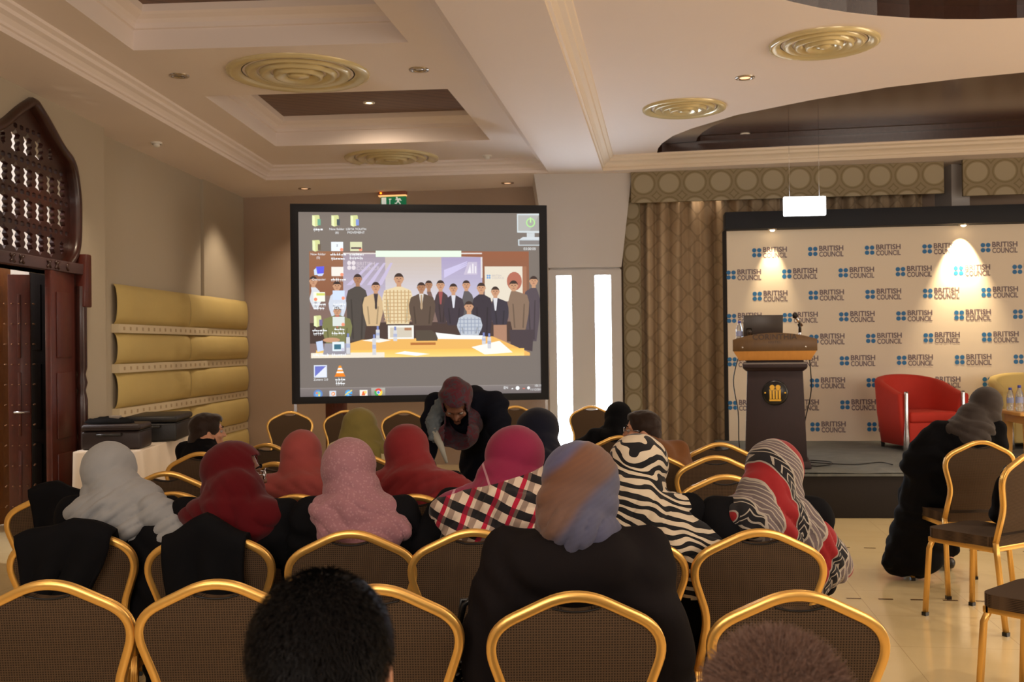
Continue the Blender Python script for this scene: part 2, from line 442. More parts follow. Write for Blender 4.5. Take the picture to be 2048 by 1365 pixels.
mb.box((-4.7, -4.3, 4.5), (9.3, 14.6, 4.55))
struct(mb.obj('ceiling', M_CEIL))
def moulding(name, loop, prof, m, smooth=False):
    mb = MB(); strip_loops(mb, [[Vector((x, y, z)) for x, y in inset(loop, d)] for d, z in prof], 0, smooth); return struct(mb.obj(name, m))
CRV = [(0, H1), (0, H1 + .035), (.02, H1 + .04), (.022, H1 + .06), (.05, H1 + .085), (.085, H1 + .10), (.09, H1 + .125), (.125, H1 + .14), (.13, H2 + .001)]
moulding('trim_1', REC_L, CRV, M_CEIL); moulding('trim_2', REC_R, CRV, M_CROWN)
TRV = [(0, H2), (0, H2 + .15), (.02, H2 + .155), (.025, H2 + .19), (.05, H2 + .215), (.09, H2 + .235), (.11, H2 + .25), (.12, H3 + .001)]
for k, T in enumerate((TR1, TR2)):
    moulding('trim_%d' % (k + 3), T, TRV, M_CEIL)
    mb = MB(); mb.prism([inset(T, -0.05)], lambda x, y, d: Vector((x, y, H3 + d)), 0.02); struct(mb.obj('ceiling_planks_%d' % (k + 1), M_PLANK))
for k, (T, c0, dk) in enumerate(((OV1, (5.2, 10.4), 0.12), (OV2, (3.25, 5.2), 0.14))):
    sc_ = lambda L, f: [(x + (c0[0] - x) * f, y + (c0[1] - y) * f) for x, y in L]
    mb = MB(); strip_loops(mb, [[Vector((x, y, z)) for x, y in sc_(T, f)] for f, z in ((0, H2), (0, H2 + .09), (dk, H2 + .09), (dk, H2 + .145), (dk + .04, H2 + .15))])
    struct(mb.obj('trim_%d' % (k + 5), M_OVAL))
    mb = MB(); mb.prism([sc_(T, dk * 0.5)], lambda x, y, d: Vector((x, y, H2 + .15 + d)), 0.02); struct(mb.obj('ceiling_planks_%d' % (k + 3), M_PLANKD))

# round air diffusers
def diffuser(u, v, rad, label):
    p = at_z(u, v, H2); o = empty('ceiling_diffuser', p, 0, label, 'air diffuser', 'round air diffusers in the ceiling')
    k = rad / 0.57
    mb = MB(); mb.lathe([(.57, 0), (.565, -.02), (.53, -.028), (.47, -.012), (.45, .0), (.44, .0)]); a = mb.obj('outer_ring', M_DIFF, parent=o); a.scale = (k, k, 1)
    for r0, r1, dz in ((.42, .33, -.022), (.31, .22, -.032), (.20, .11, -.042)):
        mb = MB(); mb.lathe([(r0, -.002), (r0 - .01, dz), (r0 - .03, dz - .004), (r1, -.004)]); a = mb.obj('cone_ring', M_DIFF, parent=o); a.scale = (k, k, 1)
    mb = MB(); mb.lathe([(.09, -.004), (.085, -.035), (.02, -.045), (0, -.045)]); a = mb.obj('center_cap', M_DIFF, parent=o); a.scale = (k, k, 1)
diffuser(597, 146, .57, 'largest round cream air diffuser, left, between the two wooden ceiling trays')
diffuser(783, 316, .55, 'round cream air diffuser behind the far wooden tray, above the projection screen')
diffuser(1368, 216, .39, 'small round air diffuser at the pointed tip of the wooden oval')
diffuser(1648, 86, .40, 'round shiny air diffuser on the right, between the two wooden ceiling ovals')

def downlight(u, v, z, label, lit=0, r=0.055, e=0.0, cone=1.9):
    p = at_z(u, v, z); o = empty('downlight', p, 0, label, 'downlight', 'recessed ceiling downlights')
    mb = MB(); mb.lathe([(r + .022, 0), (r + .02, -.008), (r, -.010), (r - .006, -.002), (r - .016, .02)], seg=24); mb.obj('trim_ring', M_STEEL if lit < 2 else M_PLASTICW, parent=o)
    mb = MB(); mb.lathe([(0, -.004), (r * .7, -.004), (r * .7, .004), (0, .004)], seg=20); mb.obj('lamp', (M_STEEL, M_LAMPDIM, M_LAMP)[lit], parent=o)
    if e: light('down_beam', 'SPOT', p + Vector((0, 0, -.03)), e, WARM, 0.04, p + Vector((0, 0, -2)), cone=cone)
downlight(358, 151, H2, 'unlit chrome downlight in the plaster left of the largest diffuser', 0, .06)
downlight(838, 139, H2, 'chrome downlight with a warm glint beside the central beam', 0, .06, 0)
downlight(738, 205, H3, 'lit downlight in the dark planks of the far ceiling tray', 2, .04, 45, 2.9)
downlight(1490, 155, H2, 'warm downlight midway between the two right diffusers', 1, .06, 30)
downlight(1490, 268, H2 + .15, 'lit downlight in the dark planks of the wooden oval', 2, .04, 45, 2.9)
downlight(609, 377, H1, 'warm downlight in the soffit above the left end of the screen', 1, .06, 40)
downlight(1015, 366, H1, 'warm downlight in the soffit above the right end of the screen', 1, .06, 40)
downlight(1402, 351, H1, 'warm downlight in the soffit above the curtain', 1, .06, 15)
downlight(1925, 330, H1, 'warm downlight in the soffit at the far right', 1, .06, 0)
def detector(u, v, z, label):
    p = at_z(u, v, z); o = empty('smoke_detector', p, 0, label, 'smoke detector')
    mb = MB(); mb.lathe([(.055, 0), (.055, -.012), (.045, -.02)], seg=24); mb.obj('base_plate', M_PLASTICW, parent=o)
    mb = MB(); mb.lathe([(.035, -.012), (.034, -.03), (.026, -.045), (0, -.048)], seg=24); mb.obj('sensor_dome', M_PLASTICW, parent=o)
detector(313, 285, H1, 'flat cream smoke detector in the soffit along the left wall')
detector(974, 311, H2, 'small white smoke detector beside the beam, near the far diffuser')
# bare beams added over the hall, without fixtures, so floor bounce brightens the ceiling
for x, y in ((-2.2, 3.2), (-0.2, 3.0), (1.6, 3.2), (3.6, 2.4), (-2.2, 0.4), (0.8, -0.4), (3.2, 8.2), (5.2, 7.6), (5.6, 4.6), (-0.4, 9.2), (1.9, 8.4), (-2.0, 7.9), (6.5, 6.0)):
    light('down_beam', 'SPOT', (x, y, 3.5), 140 if x > 3 and y < 8 else (10 if y > 2.5 and y < 4 else 40), WARM, 0.05, (x, y, 0), cone=2.2)
# ------------------------------------------------------------------ door, arch screen and jamb in the left wall
def wall_obj(name, loops, d0, th, m, parent=None, bevel=0):
    mb = MB(); mb.prism(loops, lambda x, y, d: on(FL, x, y, d0 - d), th); return mb.obj(name, m, parent=parent, bevel=bevel)
scr = empty('lattice_arch', on(FL, s_ap, 0, 0), 0, 'pointed horseshoe arch of dark carved wooden lattice over the doorway', 'arch screen')
AINV = Matrix.Translation(-on(FL, s_ap, 0, 0))
def reparent(o, root):
    o.parent = root; o.data.transform(Matrix.Translation(-root.location)); return o
holes = []
lim = arch(0.055)
def inside(p, L):
    c = False; n = len(L)
    for i in range(n):
        x1, y1 = L[i]; x2, y2 = L[(i + 1) % n]
        if (y1 > p[1]) != (y2 > p[1]) and p[0] < (x2 - x1) * (p[1] - y1) / (y2 - y1) + x1: c = not c
    return c
PX, PZ = 0.185, 0.25
for i in range(-7, 8):
    for j in range(0, 7):
        x0 = s_ap + i * PX; zz = z_bs + 0.16 + j * PZ
        star = [(0, .082), (.020, .058), (.046, .050), (.030, .022), (.046, 0), (.030, -.022), (.046, -.050), (.020, -.058), (0, -.082), (-.020, -.058), (-.046, -.050), (-.030, -.022), (-.046, 0), (-.030, .022), (-.046, .050), (-.020, .058)]
        h = [(x0 + a * 1.5, zz + b * 1.2) for a, b in star]
        if all(inside(p, lim) for p in h): holes.append(h)
        else:
            h = [(x0 + a * .8, zz + b * .7) for a, b in star]
            if all(inside(p, lim) for p in h): holes.append(h)
        slot = [(-.028, .014), (0, .022), (.028, .014), (.028, -.014), (0, -.022), (-.028, -.014)]
        for dx, dz in ((0, PZ / 2), (PX / 2, PZ / 2), (PX / 2, 0)):
            q = [(x0 + dx + a * (1 if dz else .45), zz + dz + b * (1 if dz else 1.6)) for a, b in slot]
            if dx and not dz: continue
            if all(inside(p, lim) for p in q): holes.append(q)
reparent(wall_obj('lattice_panel', [arch(0.03)] + holes, -0.03, 0.04, M_WOOD), scr)
fr = [(d, o) for d, o in ((-.035, .0), (-.035, .035), (-.015, .055), (.012, .055), (.03, .04), (.038, .02), (.038, -.05))]
mb = MB(); strip_loops(mb, [[on(FL, x, y, o) for x, y in arch(d)] for d, o in fr], 0, True); reparent(mb.obj('arch_frame', M_WOOD), scr)
dr = empty('door_frame', on(FL, s_ap, 0, 0), 0, 'dark wooden door surround with carved lintel and turned side post under the lattice arch', 'door frame'); 
mb = MB(); mb.prism([[(door_l - .1, door_top), (door_r + .06, door_top), (door_r + .06, z_bs + .03), (door_l - .1, z_bs + .03)]], lambda x, y, d: on(FL, x, y, .075 - d), .29)
reparent(mb.obj('lintel', M_WOODRED if 0 else wood('lintel_wood', rgb(92, 70, 72), rgb(62, 44, 46), 0.4), bevel=.006), dr)
mb = MB()
for cx in (-.6, -.42, .15, .33, .55):
    for sg in (-1, 1):
        if cx == .55 and sg < 0: continue
        pts = [(s_ap + cx * HWA + sg * (.055 - .05 * math.cos(a)), door_top + (z_bs + .03 - door_top) * (.5 + .33 * math.sin(a))) for a in [-1.1 + 2.2 * k / 8 for k in range(9)]]
        mb.tube([on(FL, x, y, .078) for x, y in pts], .011, 6)
reparent(mb.obj('carved_crescents', M_WOOD), dr)
mb = MB(); mb.prism([[(door_r + .0, door_top - .28), (door_r + .14, door_top - .28), (door_r + .14, z_bs + .12), (door_r + .04, z_bs + .12)]], lambda x, y, d: on(FL, x, y, .10 - d), .11)
reparent(mb.obj('corner_bracket', M_WOODRED, bevel=.012), dr)
mb = MB(); c = on(FL, door_r + .04, 0, .045)
prof = [(.045, 0), (.045, .12), (.05, .14), (.05, .62), (.035, .68), (.05, .74), (.035, .80), (.05, .9), (.05, 1.12), (.034, 1.2), (.05, 1.27), (.034, 1.34), (.048, 1.4), (.048, 1.95), (.038, door_top - .1)]
mb.lathe(prof, c=(c.x, c.y, 0), seg=20); reparent(mb.obj('side_post', M_WOOD), dr)
mb = MB(); mb.prism([[(door_l, 0), (door_l + .05, 0), (door_l + .05, door_top), (door_l, door_top)]], lambda x, y, d: on(FL, x, y, .02 - d), .22)
mb.prism([[(door_r - .05, 0), (door_r, 0), (door_r, door_top), (door_r - .05, door_top)]], lambda x, y, d: on(FL, x, y, .02 - d), .22)
reparent(mb.obj('jamb', M_WOOD), dr)
# reveal leaf folded open into the hall side of the doorway, dark red brown
def leaf(name, s0, s1, d0, d1, z0, z1_, m, label, studs=True, th=.05):
    """door leaf standing between two plan points given as (distance along the wall, distance out of it)"""
    a = on(FL, s0, 0, d0); b = on(FL, s1, 0, d1); e = (b - a); w = e.length; o = empty(name, a, math.atan2(e.y, e.x), label, 'door')
    mb = MB(); mb.box((0, 0, z0), (w, th, z1_)); mb.obj('leaf_panel', m, parent=o, bevel=.006)
    mb = MB()
    for k in range(3):
        za = z0 + .15 + k * (z1_ - z0 - .2) / 3; zb = za + (z1_ - z0 - .2) / 3 - .12
        for q in (-.012, th): mb.box((.1, q, za), (w - .1, q + .012, zb))
    mb.obj('raised_panel', m, parent=o, bevel=.008)
    if studs:
        mb = MB()
        for k in range(11):
            zc = z0 + .22 + k * .172
            for i in range(5):
                for q in (-.016, th + .016):
                    mb.lathe([(0, .006), (.006, .004), (.009, 0), (.006, -.004), (0, -.006)], c=(w * .5 + (i - 2) * .055, q, zc), seg=8)
        s = mb.obj('brass_studs', mat('brass_stud', rgb(150, 110, 80), .35, .8), parent=o); s['kind'] = 'stuff'
    return o
u0, _ = at_line(84, 800, WL0, WL1)
leaf('door_leaf', door_r - .05, u0, -.02, .03, .01, door_top, M_WOODRED, 'dark red-brown door leaf folded back beside the side post', False)
def s_at(u, d):
    p, q = on(FL, 0, 0, d), on(FL, 5, 0, d); return at_line(u, 800, (p.x, p.y), (q.x, q.y))[0]
l2 = leaf('door_leaf', s_at(17, -.50), s_at(62, -.34), -.50, -.34, .01, door_top + .0, M_WOODRED, 'studded dark door leaf standing ajar at the left edge of the doorway', True)
mb = MB(); mb.tube([(.05, -.02, 1.03), (.05, -.07, 1.03), (.17, -.075, 1.03)], .010, 8); mb.obj('handle', M_CHROME, parent=l2)
l3 = leaf('door_leaf', s_at(-90, -.95), s_at(24, -.75), -.95, -.75, .01, door_top + .1, M_ORANGE, 'warm light brown door leaf farther inside the lobby doorway', False)

leaf('door_leaf', s_at(60, -.62), s_at(92, -.30), -.62, -.30, .01, door_top + .1, mat('near_black_gap', rgb(14, 9, 8), .9, spec=.05), 'nearly black leaf added to darken the gap behind the studded leaf', False)  # added leaf, its black colour stands in for the dark gap
# ------------------------------------------------------------------ padded wall panelling on the far left wall
sA, zA = at_line(222, 568, WF0, WF1); zs = [2.19, 1.80, 1.41, .98, .56, .14]
pan = empty('padded_wall_panelling', FF[0] + FF[1] * sA, math.atan2(FF[1].y, FF[1].x), 'yellow upholstered wall panelling of stacked padded rolls left of the screen', 'wall panelling')
LP = LF - sA - .03; sM, _ = at_line(372, 650, WF0, WF1); sM -= sA
Wp = [(0, sM), (sM, LP)]
sQ = s_p - sA
for k in range(5):
    zt, zb = zs[k] - (.085 if k else 0), zs[k + 1] + (.0)
    for (a, b) in Wp:
        mb = MB(); nx, nz = 14, 12; vs = []; fs = []
        for i in range(nx + 1):
            for j in range(nz + 1):
                x = a + .004 + (b - a - .008) * i / nx; t = j / nz; z = zb + (zt - zb) * t
                ed = min(1, (1 - abs(2 * i / nx - 1)) * 6)
                dep = .02 + .085 * (math.sin(PI * t) ** .45) * (.45 + .55 * ed ** .5) + (.035 if x > sQ else 0)
                vs.append((x, -dep, z))
        for i in range(nx):
            for j in range(nz): q = i * (nz + 1) + j; fs.append((q, q + nz + 1, q + nz + 2, q + 1))
        mb.add(vs, fs, 0, True); mb.obj('padded_roll', M_YEL, parent=pan)
    if k:
        mb = MB(); mb.box((0, -.075, zs[k] - .085), (LP, 0, zs[k]))
        n = 26
        for i in range(n): x = .1 + i * (LP - .15) / n; mb.box((x, -.078, zs[k] - .06), (x + .034, -.073, zs[k] - .026), 1)
        mb.obj('perforated_rail', mat('rail_cream', rgb(216, 200, 168), .7), mat('rail_recess', rgb(180, 158, 124), .8), parent=pan)

# ------------------------------------------------------------------ column with slit windows in the rear wall
ycol = 12.25
def yz(u, v, y=ycol): p = at_y(u, v, y); return p.x, p.z
xa, _ = yz(1068, 378); xb, _ = yz(1264, 378); xc, zc = yz(1097, 536); xd, _ = yz(1243, 536)
pil = empty('wall_pillar', (0, 0, 0), 0); del_root = pil
mb = MB(); cap = [(xa, H1), (xb, H1), (xd, zc), (xc, zc)]
mb.prism([cap], lambda x, y, d: Vector((x, ycol + d, y)), .8); struct(mb.obj('wall_pillar_capital', M_PILLAR))
bpy.data.objects.remove(pil)
w1a, zw = yz(1113, 551); w1b, _ = yz(1143, 551); w2a, _ = yz(1190, 551); w2b, _ = yz(1222, 551)
mb = MB(); rect = lambda a, b, c, d: [(a, c), (b, c), (b, d), (a, d)]
def capsule(a, b, c, d): return ease([(a, (c + d) / 2), (a, d), (b, d), (b, c), (a, c), (a, (c + d) / 2 - .01)], [0, .02, .02, .02, .02, 0], 3)
mb.prism([rect(xc, xd, 0, zc - .025), rect(w1a, w1b, .3, zw), rect(w2a, w2b, .3, zw)], lambda x, y, d: Vector((x, ycol + .03 + d, y)), .12)
mb.box((xc + .02, ycol + .06, zc - .03), (xd - .02, ycol + .7, zc))
mb.box((xc, ycol + .15, 0), (w1a - .02, ycol + .8, zc)); mb.box((w1b + .02, ycol + .15, 0), (w2a - .02, ycol + .8, zc)); mb.box((w2b + .02, ycol + .15, 0), (xd, ycol + .8, zc))
struct(mb.obj('wall_pillar', M_PILLAR))
for k, (a, b) in enumerate(((w1a, w1b), (w2a, w2b))):
    mb = MB(); mb.box((a - .018, ycol + .16, .28), (b + .018, ycol + .18, zw + .02)); struct(mb.obj('window_%d' % (k + 1), M_DAYLIGHT))

# ------------------------------------------------------------------ valance and curtains
yv = 12.15; ang = -R(8)
def fabric_strip(name, u0_, u1_, v_top, v_bot, y0, label, m, cat, folds=0, ztop=None, zbot=None, per=.175, amp=.095):
    p0 = at_y(u0_, v_top, y0); p1 = at_y(u1_, v_top, y0 - (u1_ - u0_) / 2048 * y0 * .135)
    zt = ztop if ztop is not None else at_y(u0_, v_top, y0).z; zb = zbot if zbot is not None else at_y(u0_, v_bot, y0).z
    L = math.hypot(p1.x - p0.x, p1.y - p0.y); o = None
    mb = MB(); n = max(4, int(L / .02)) if folds else 2; nz = 24 if folds else 1; vs = []; fs = []
    for i in range(n + 1):
        x = L * i / n
        for j in range(nz + 1):
            t = j / nz
            if folds:
                ph = 2 * PI * x / per + 1.3 * math.sin(x * 3.1) + .5 * math.sin(2.2 * t + x * 5)
                y = amp * (.7 + .3 * math.sin(x * 7)) * math.sin(ph) * (.75 + .35 * (1 - t)) + .012 * math.sin(ph * 2.3 + 1)
            else: y = 0
            vs.append((x, y, zb + (zt - zb) * t))
    for i in range(n):
        for j in range(nz): q = i * (nz + 1) + j; fs.append((q, q + nz + 1, q + nz + 2, q + 1))
    mb.add(vs, fs, 0, bool(folds))
    if not folds:
        mb = MB(); mb.box((0, 0, zb), (L, .05, zt))
    o = mb.obj(name, m, loc=(p0.x, p0.y, 0), rot=(0, 0, math.atan2(p1.y - p0.y, p1.x - p0.x)))
    if folds: so = o.modifiers.new('cloth', 'SOLIDIFY'); so.thickness = .006
    return tag(o, label, cat)
fabric_strip('valance', 1262, 1888, 368, 406, 12.2, 'patterned box valance with a row of pale roundels along the ceiling above the curtain', M_VAL, 'valance', ztop=H1 - .002)
fabric_strip('valance', 1926, 2130, 345, 392, 11.6, 'shorter roundel-patterned valance at the right edge behind the black header', M_VAL, 'valance', ztop=H1 - .002)
fabric_strip('curtain_border', 1245, 1280, 405, 900, 12.5, 'flat trellis-patterned side panel between the pillar and the folded curtain', M_BORD, 'curtain', ztop=3.45, zbot=.02)
fabric_strip('curtain', 1278, 1560, 404, 900, 12.62, 'long pleated beige trellis curtain left of the logo backdrop', M_CURT, 'curtain', folds=1, ztop=3.42, zbot=.02)
fabric_strip('curtain', 1652, 1846, 400, 900, 12.40, 'pleated curtain seen only above the backdrop header, right of the lit sign', M_CURT, 'curtain', folds=1, ztop=3.42, zbot=.02)
pa = at_y(1888, 350, 12.1); mb = MB(); mb.box((pa.x, pa.y - .2, 0), (pa.x + .21, pa.y + .3, H1)); struct(mb.obj('trim_7', M_PILLAR))

# ------------------------------------------------------------------ stage, backdrop with logos
stage = empty('stage', (2.15, 9.02, 0), -R(4.5), 'low black stage with a wrinkled grey carpet top', 'stage')
mb = MB(); mb.box((.0, 0, 0), (6.6, 3.15, .385)); mb.obj('stage_skirt', M_SKIRT, parent=stage, bevel=.01)
mb = MB(); nx, ny = 90, 44; vs = []; fs = []
for i in range(nx + 1):
    for j in range(ny + 1):
        x = -.01 + 6.62 * i / nx; y = -.015 + 3.17 * j / ny
        h = .40 + .006 * noise.noise(Vector((x * 1.6, y * 4, 0))) + .004 * noise.noise(Vector((x * 5, y * 7, 3)))
        vs.append((x, y, h))
for i in range(nx):
    for j in range(ny): q = i * (ny + 1) + j; fs.append((q, q + ny + 1, q + ny + 2, q + 1))
mb.add(vs, fs, 0, True)
rim = [i * (ny + 1) for i in range(nx + 1)]
mb.box((-.01, -.015, .37), (6.61, 3.15, .392)); mb.obj('carpet_top', M_CARPET, parent=stage)

BD0 = Vector((2.53, 12.0, 0)); BDA = -R(7.3)
bd = empty('logo_backdrop', BD0, BDA, 'white step-and-repeat backdrop wall printed with rows of blue and grey logos', 'backdrop')
mb = MB(); mb.box((0, .0, .40), (6.0, .06, 2.95)); mb.obj('backdrop_panel', mat('backdrop_vinyl', rgb(232, 218, 198), .6, bump=(4, .05, .01)), parent=bd)
mb = MB(); mb.box((-.03, -.20, 2.86), (6.05, .08, 3.06)); mb.obj('header_box', mat('navy_header', rgb(18, 22, 32), .7), parent=bd, bevel=.004)
mb = MB(); mb.box((-.045, .0, .40), (-.002, .08, 2.86)); mb.obj('side_post', M_SKIRT, parent=bd)
tv1, tf1 = text_mesh('BRITISH', .086, offset=.0022, spacing=1.0); tv2, tf2 = text_mesh('COUNCIL', .086, offset=.0022, spacing=1.0)
def logo(mb, x, z, y=-.002):
    for dx in (-.0285, .0285):
        for dz in (-.0285, .0285):
            mb.prism([[(x + dx + .0255 * math.cos(a), z + dz + .0255 * math.sin(a)) for a in [2 * PI * k / 16 for k in range(16)]]], lambda p, q, d: Vector((p, y + d, q)), 0)
    for vs, fs, dz in ((tv1, tf1, .006), (tv2, tf2, -.062)):
        w = max(v.x for v in vs) - min(v.x for v in vs); x0 = min(v.x for v in vs)
        mb.add([(x + .072 + (v.x - x0) * .272 / w, y, z + dz + v.y * .95) for v in vs], fs, 1)
mb = MB()
for r_ in range(9):
    for k in range(9):
        x = (.343 if r_ % 2 == 0 else .046) + .636 * k
        if x < 5.6: logo(mb, x, 2.60 - .2545 * r_)
mb.obj('logo_print', mat('logo_blue', rgb(30, 112, 172), .5), mat('logo_grey', rgb(112, 94, 102), .5), parent=bd)
sp = []
for u, v, e in ((1542, 471, 65), (1920, 459, 300)):
    p = at_z(u, v, 2.86); bx_, _z = at_line(u, v, (2.53, 12.0), (2.53 + math.cos(BDA), 12.0 + math.sin(BDA))); t_ = Vector((math.cos(BDA), math.sin(BDA), 0)); n_ = Vector((t_.y, -t_.x, 0)); p = BD0 + t_ * bx_ + n_ * .13
    o = empty('backdrop_spotlight', (p.x, p.y, 2.859), 0, 'small lit spotlight under the black header above the ' + ('lectern' if u < 1700 else 'right part of the backdrop'), 'spotlight', 'spotlights under the backdrop header')
    mb = MB(); mb.lathe([(.05, 0), (.048, -.012), (.038, -.014), (.03, -.004)], seg=20); mb.obj('trim_ring', M_STEEL, parent=o)
    mb = MB(); mb.lathe([(0, -.030), (.018, -.026), (.03, -.012), (.03, -.002), (0, -.002)], seg=16); mb.obj('lamp', M_LAMP, parent=o)
    light('backdrop_beam', 'SPOT', (p.x, p.y, 2.82), e, (1.0, .76, .45), .02, tuple((p - n_ * .13)[:2]) + (2.35 if u > 1700 else 2.2,), cone=R(64 if u > 1700 else 50), blend=.9)

# lit sign hanging from the ceiling
p = at_y(1610, 412, 10.5)
sg = empty('hanging_sign', (p.x, 10.5, p.z), -R(4), 'blank white lit sign box hanging from the ceiling above the backdrop header', 'illuminated sign')
mb = MB(); mb.box((-.212, 0, -.098), (.212, .05, .098)); mb.obj('light_box', mat('sign_lit', rgb(250, 252, 252), .4, emit=(.93, .98, 1, 1), estr=4), parent=sg, bevel=.008)
for x in (-.15, .15): mb = MB(); mb.tube([(x, .025, .098), (x, .025, H2 + .15 - p.z)], .0012, 6); mb.obj('hanger_wire', M_CHROME, parent=sg)

# emergency exit sign on the rear wall above the screen
s_e, z_e = at_line(787, 400, WF1, WB1); pe = on(FB, s_e, z_e)
es = empty('emergency_exit_sign', pe, math.atan2(FB[1].y, FB[1].x), 'green running-man exit sign with a brown lamp housing above the screen', 'exit sign')
mb = MB(); mb.box((-.19, -.07, .055), (.19, 0, .10)); mb.obj('lamp_housing', mat('housing_brown', rgb(110, 66, 50), .4, emit=rgb(120, 60, 40), estr=.25), parent=es, bevel=.005)
mb = MB(); mb.box((-.185, -.075, .04), (.185, 0, .055)); mb.obj('light_strip', mat('warm_strip', rgb(255, 210, 150), .4, emit=rgb(255, 190, 120), estr=.9), parent=es)
mb = MB(); mb.lathe([(0, .012), (.012, .008), (.014, 0), (0, -.012)], c=(-.15, -.075, .082), seg=10); mb.obj('indicator_lamp', mat('orange_led', rgb(255, 140, 40), .4, emit=rgb(255, 120, 20), estr=5), parent=es)
mb = MB(); mb.box((-.165, -.03, -.10), (.18, -.01, .04)); mb.obj('green_panel', mat('exit_green', rgb(12, 110, 72), .4, emit=rgb(8, 96, 62), estr=.6), parent=es)
mb = MB(); Y0 = -.032
def flat(mb, loop, y=Y0, mi=0): mb.prism([loop], lambda a, b, d: Vector((a, y, b)), 0, mi)
def disc(x, z, rx, rz=None, n=16): return [(x + rx * math.cos(2 * PI * k / n), z + (rz or rx) * math.sin(2 * PI * k / n)) for k in range(n)]
flat(mb, rect(-.155, -.09, -.08, .03)); flat(mb, rect(-.045, -.035, -.08, .0)); flat(mb, [(-.055, 0), (-.02, 0), (-.02, .012), (-.055, .012)])
flat(mb, disc(.055, .02, .013)); flat(mb, [(.06, .01), (.10, .015), (.12, -.02), (.105, -.022), (.095, -.002), (.085, -.03), (.11, -.06), (.10, -.068), (.07, -.035), (.05, -.06), (.025, -.055), (.025, -.045), (.045, -.045), (.06, -.02), (.055, -.005), (.035, -.012), (.035, .0)])
mb.obj('pictogram', mat('pictogram_white', rgb(215, 225, 220), .4, emit=rgb(200, 215, 210), estr=.5), parent=es)

# ------------------------------------------------------------------ projection screen with the projected desktop
SL, SR = at_y(580, 408, 10.8), at_y(1093, 408, 11.15)
sang = math.atan2(SR.y - SL.y, SR.x - SL.x); SWd = math.hypot(SR.x - SL.x, SR.y - SL.y)
zt_, zb_ = SL.z, at_y(580, 809, 10.8).z
scn = empty('projection_screen', (SL.x, SL.y, 0), sang, 'large black-framed projection screen showing a computer desktop and a group photo', 'projection screen')
B1, B2 = .085, .095
mb = MB(); mb.prism([rect(0, SWd, zb_, zt_), rect(B1, SWd - .085, zb_ + B2 * .8, zt_ - B1)], lambda x, y, d: Vector((x, -.02 + d, y)), .05)
mb.obj('screen_frame', mat('screen_border', rgb(14, 17, 26), .7), parent=scn, bevel=.004)
for x in (.02, SWd - .04):
    mb = MB(); mb.box((x, .0, .03), (x + .03, .03, zb_)); mb.box((x - .01, -.35, 0), (x + .04, .4, .03)); mb.obj('leg', M_CHROME, parent=scn)
def m_screen():
    m = bpy.data.materials.new('projected_picture'); t = NT(m)
    a = t.n('ShaderNodeVertexColor', layer_name='Col'); t.color((.02, .02, .02, 1)); t.t.links.new(a.outputs[0], t.b.inputs['Emission Color'])
    t.b.inputs['Emission Strength'].default_value = 1.15; t.b.inputs['Roughness'].default_value = .8; return m
IX0, IX1, IZ0, IZ1 = B1, SWd - .085, zb_ + B2 * .8, zt_ - B1
class Pic:
    """flat coloured shapes of the projected picture; coordinates in a 1435 x 1075 picture"""
    def __init__(s): s.v = []; s.f = []; s.c = []; s.k = 0
    def poly(s, pts, c, a=1.0):
        s.k += 1; b = len(s.v); tri = tessellate_polygon([[Vector((p[0], p[1], 0)) for p in pts]])
        for x, y in pts:
            x = min(max(x, 0), 1435); y = min(max(y, 0), 1075)
            s.v.append((IX0 + (IX1 - IX0) * x / 1435, .004 - .00001 * s.k, IZ1 - (IZ1 - IZ0) * y / 1075))
        for t in tri: s.f.append(tuple(b + i for i in t)); s.c.append(c)
    def rect(s, x0, y0, x1, y1, c): s.poly([(x0, y0), (x1, y0), (x1, y1), (x0, y1)], c)
    def oval(s, x, y, rx, ry, c, n=18): s.poly(disc(x, y, rx, ry, n), c)
    def grad(s, x0, y0, x1, y1, c0, c1, n=12, horiz=False):
        for i in range(n):
            t = (i + .5) / n; c = tuple(c0[k] + (c1[k] - c0[k]) * t for k in range(3))
            if horiz: s.rect(x0 + (x1 - x0) * i / n, y0, x0 + (x1 - x0) * (i + 1) / n, y1, c)
            else: s.rect(x0, y0 + (y1 - y0) * i / n, x1, y0 + (y1 - y0) * (i + 1) / n, c)
    def text(s, str_, x, y, size, c, center=True):
        vs, fs = text_mesh(str_, size); w = max([v.x for v in vs] + [0]); s.k += 1; b = len(s.v)
        for v in vs:
            px = x + v.x - (w / 2 if center else 0); py = y - v.y
            s.v.append((IX0 + (IX1 - IX0) * px / 1435, .004 - .00001 * s.k, IZ1 - (IZ1 - IZ0) * py / 1075))
        for f in fs: s.f.append(tuple(b + i for i in f)); s.c.append(c)
P = Pic(); OX, OY = 105, 133
def S(x): return x - OX
def T(y): return y - OY
P.grad(0, 0, 1435, 1075, (122, 112, 104), (116, 108, 103), 10)
# the wallpaper photograph
x0, y0, x1, y1 = S(165), T(362), S(1475), T(985)
P.rect(x0, y0, S(1475), y1, (128, 104, 96)); P.grad(x0, y0, S(365), T(620), (150, 104, 76), (140, 92, 68)); P.grad(S(1065), y0, S(1475), T(600), (148, 92, 66), (132, 96, 76))
P.poly([(S(362), T(372)), (S(1190), T(396)), (S(1190), T(520)), (S(1190), T(650)), (S(362), T(650))], (176, 164, 178))
P.grad(S(362), T(378), S(610), T(650), (160, 146, 158), (186, 178, 200)); P.grad(S(610), T(390), S(945), T(650), (196, 180, 168), (206, 202, 212)); P.grad(S(945), T(398), S(1190), T(650), (168, 156, 190), (190, 186, 206))
for k in range(4): P.poly([(S(380 + 60 * k), T(560)), (S(520 + 40 * k), T(430)), (S(535 + 40 * k), T(430)), (S(410 + 60 * k), T(560))], (196, 184, 212))
for k in range(3): P.poly([(S(960), T(500 - 14 * k)), (S(1100), T(440 - 10 * k)), (S(1100), T(446 - 10 * k)), (S(960), T(520 - 14 * k))], (200, 192, 226))
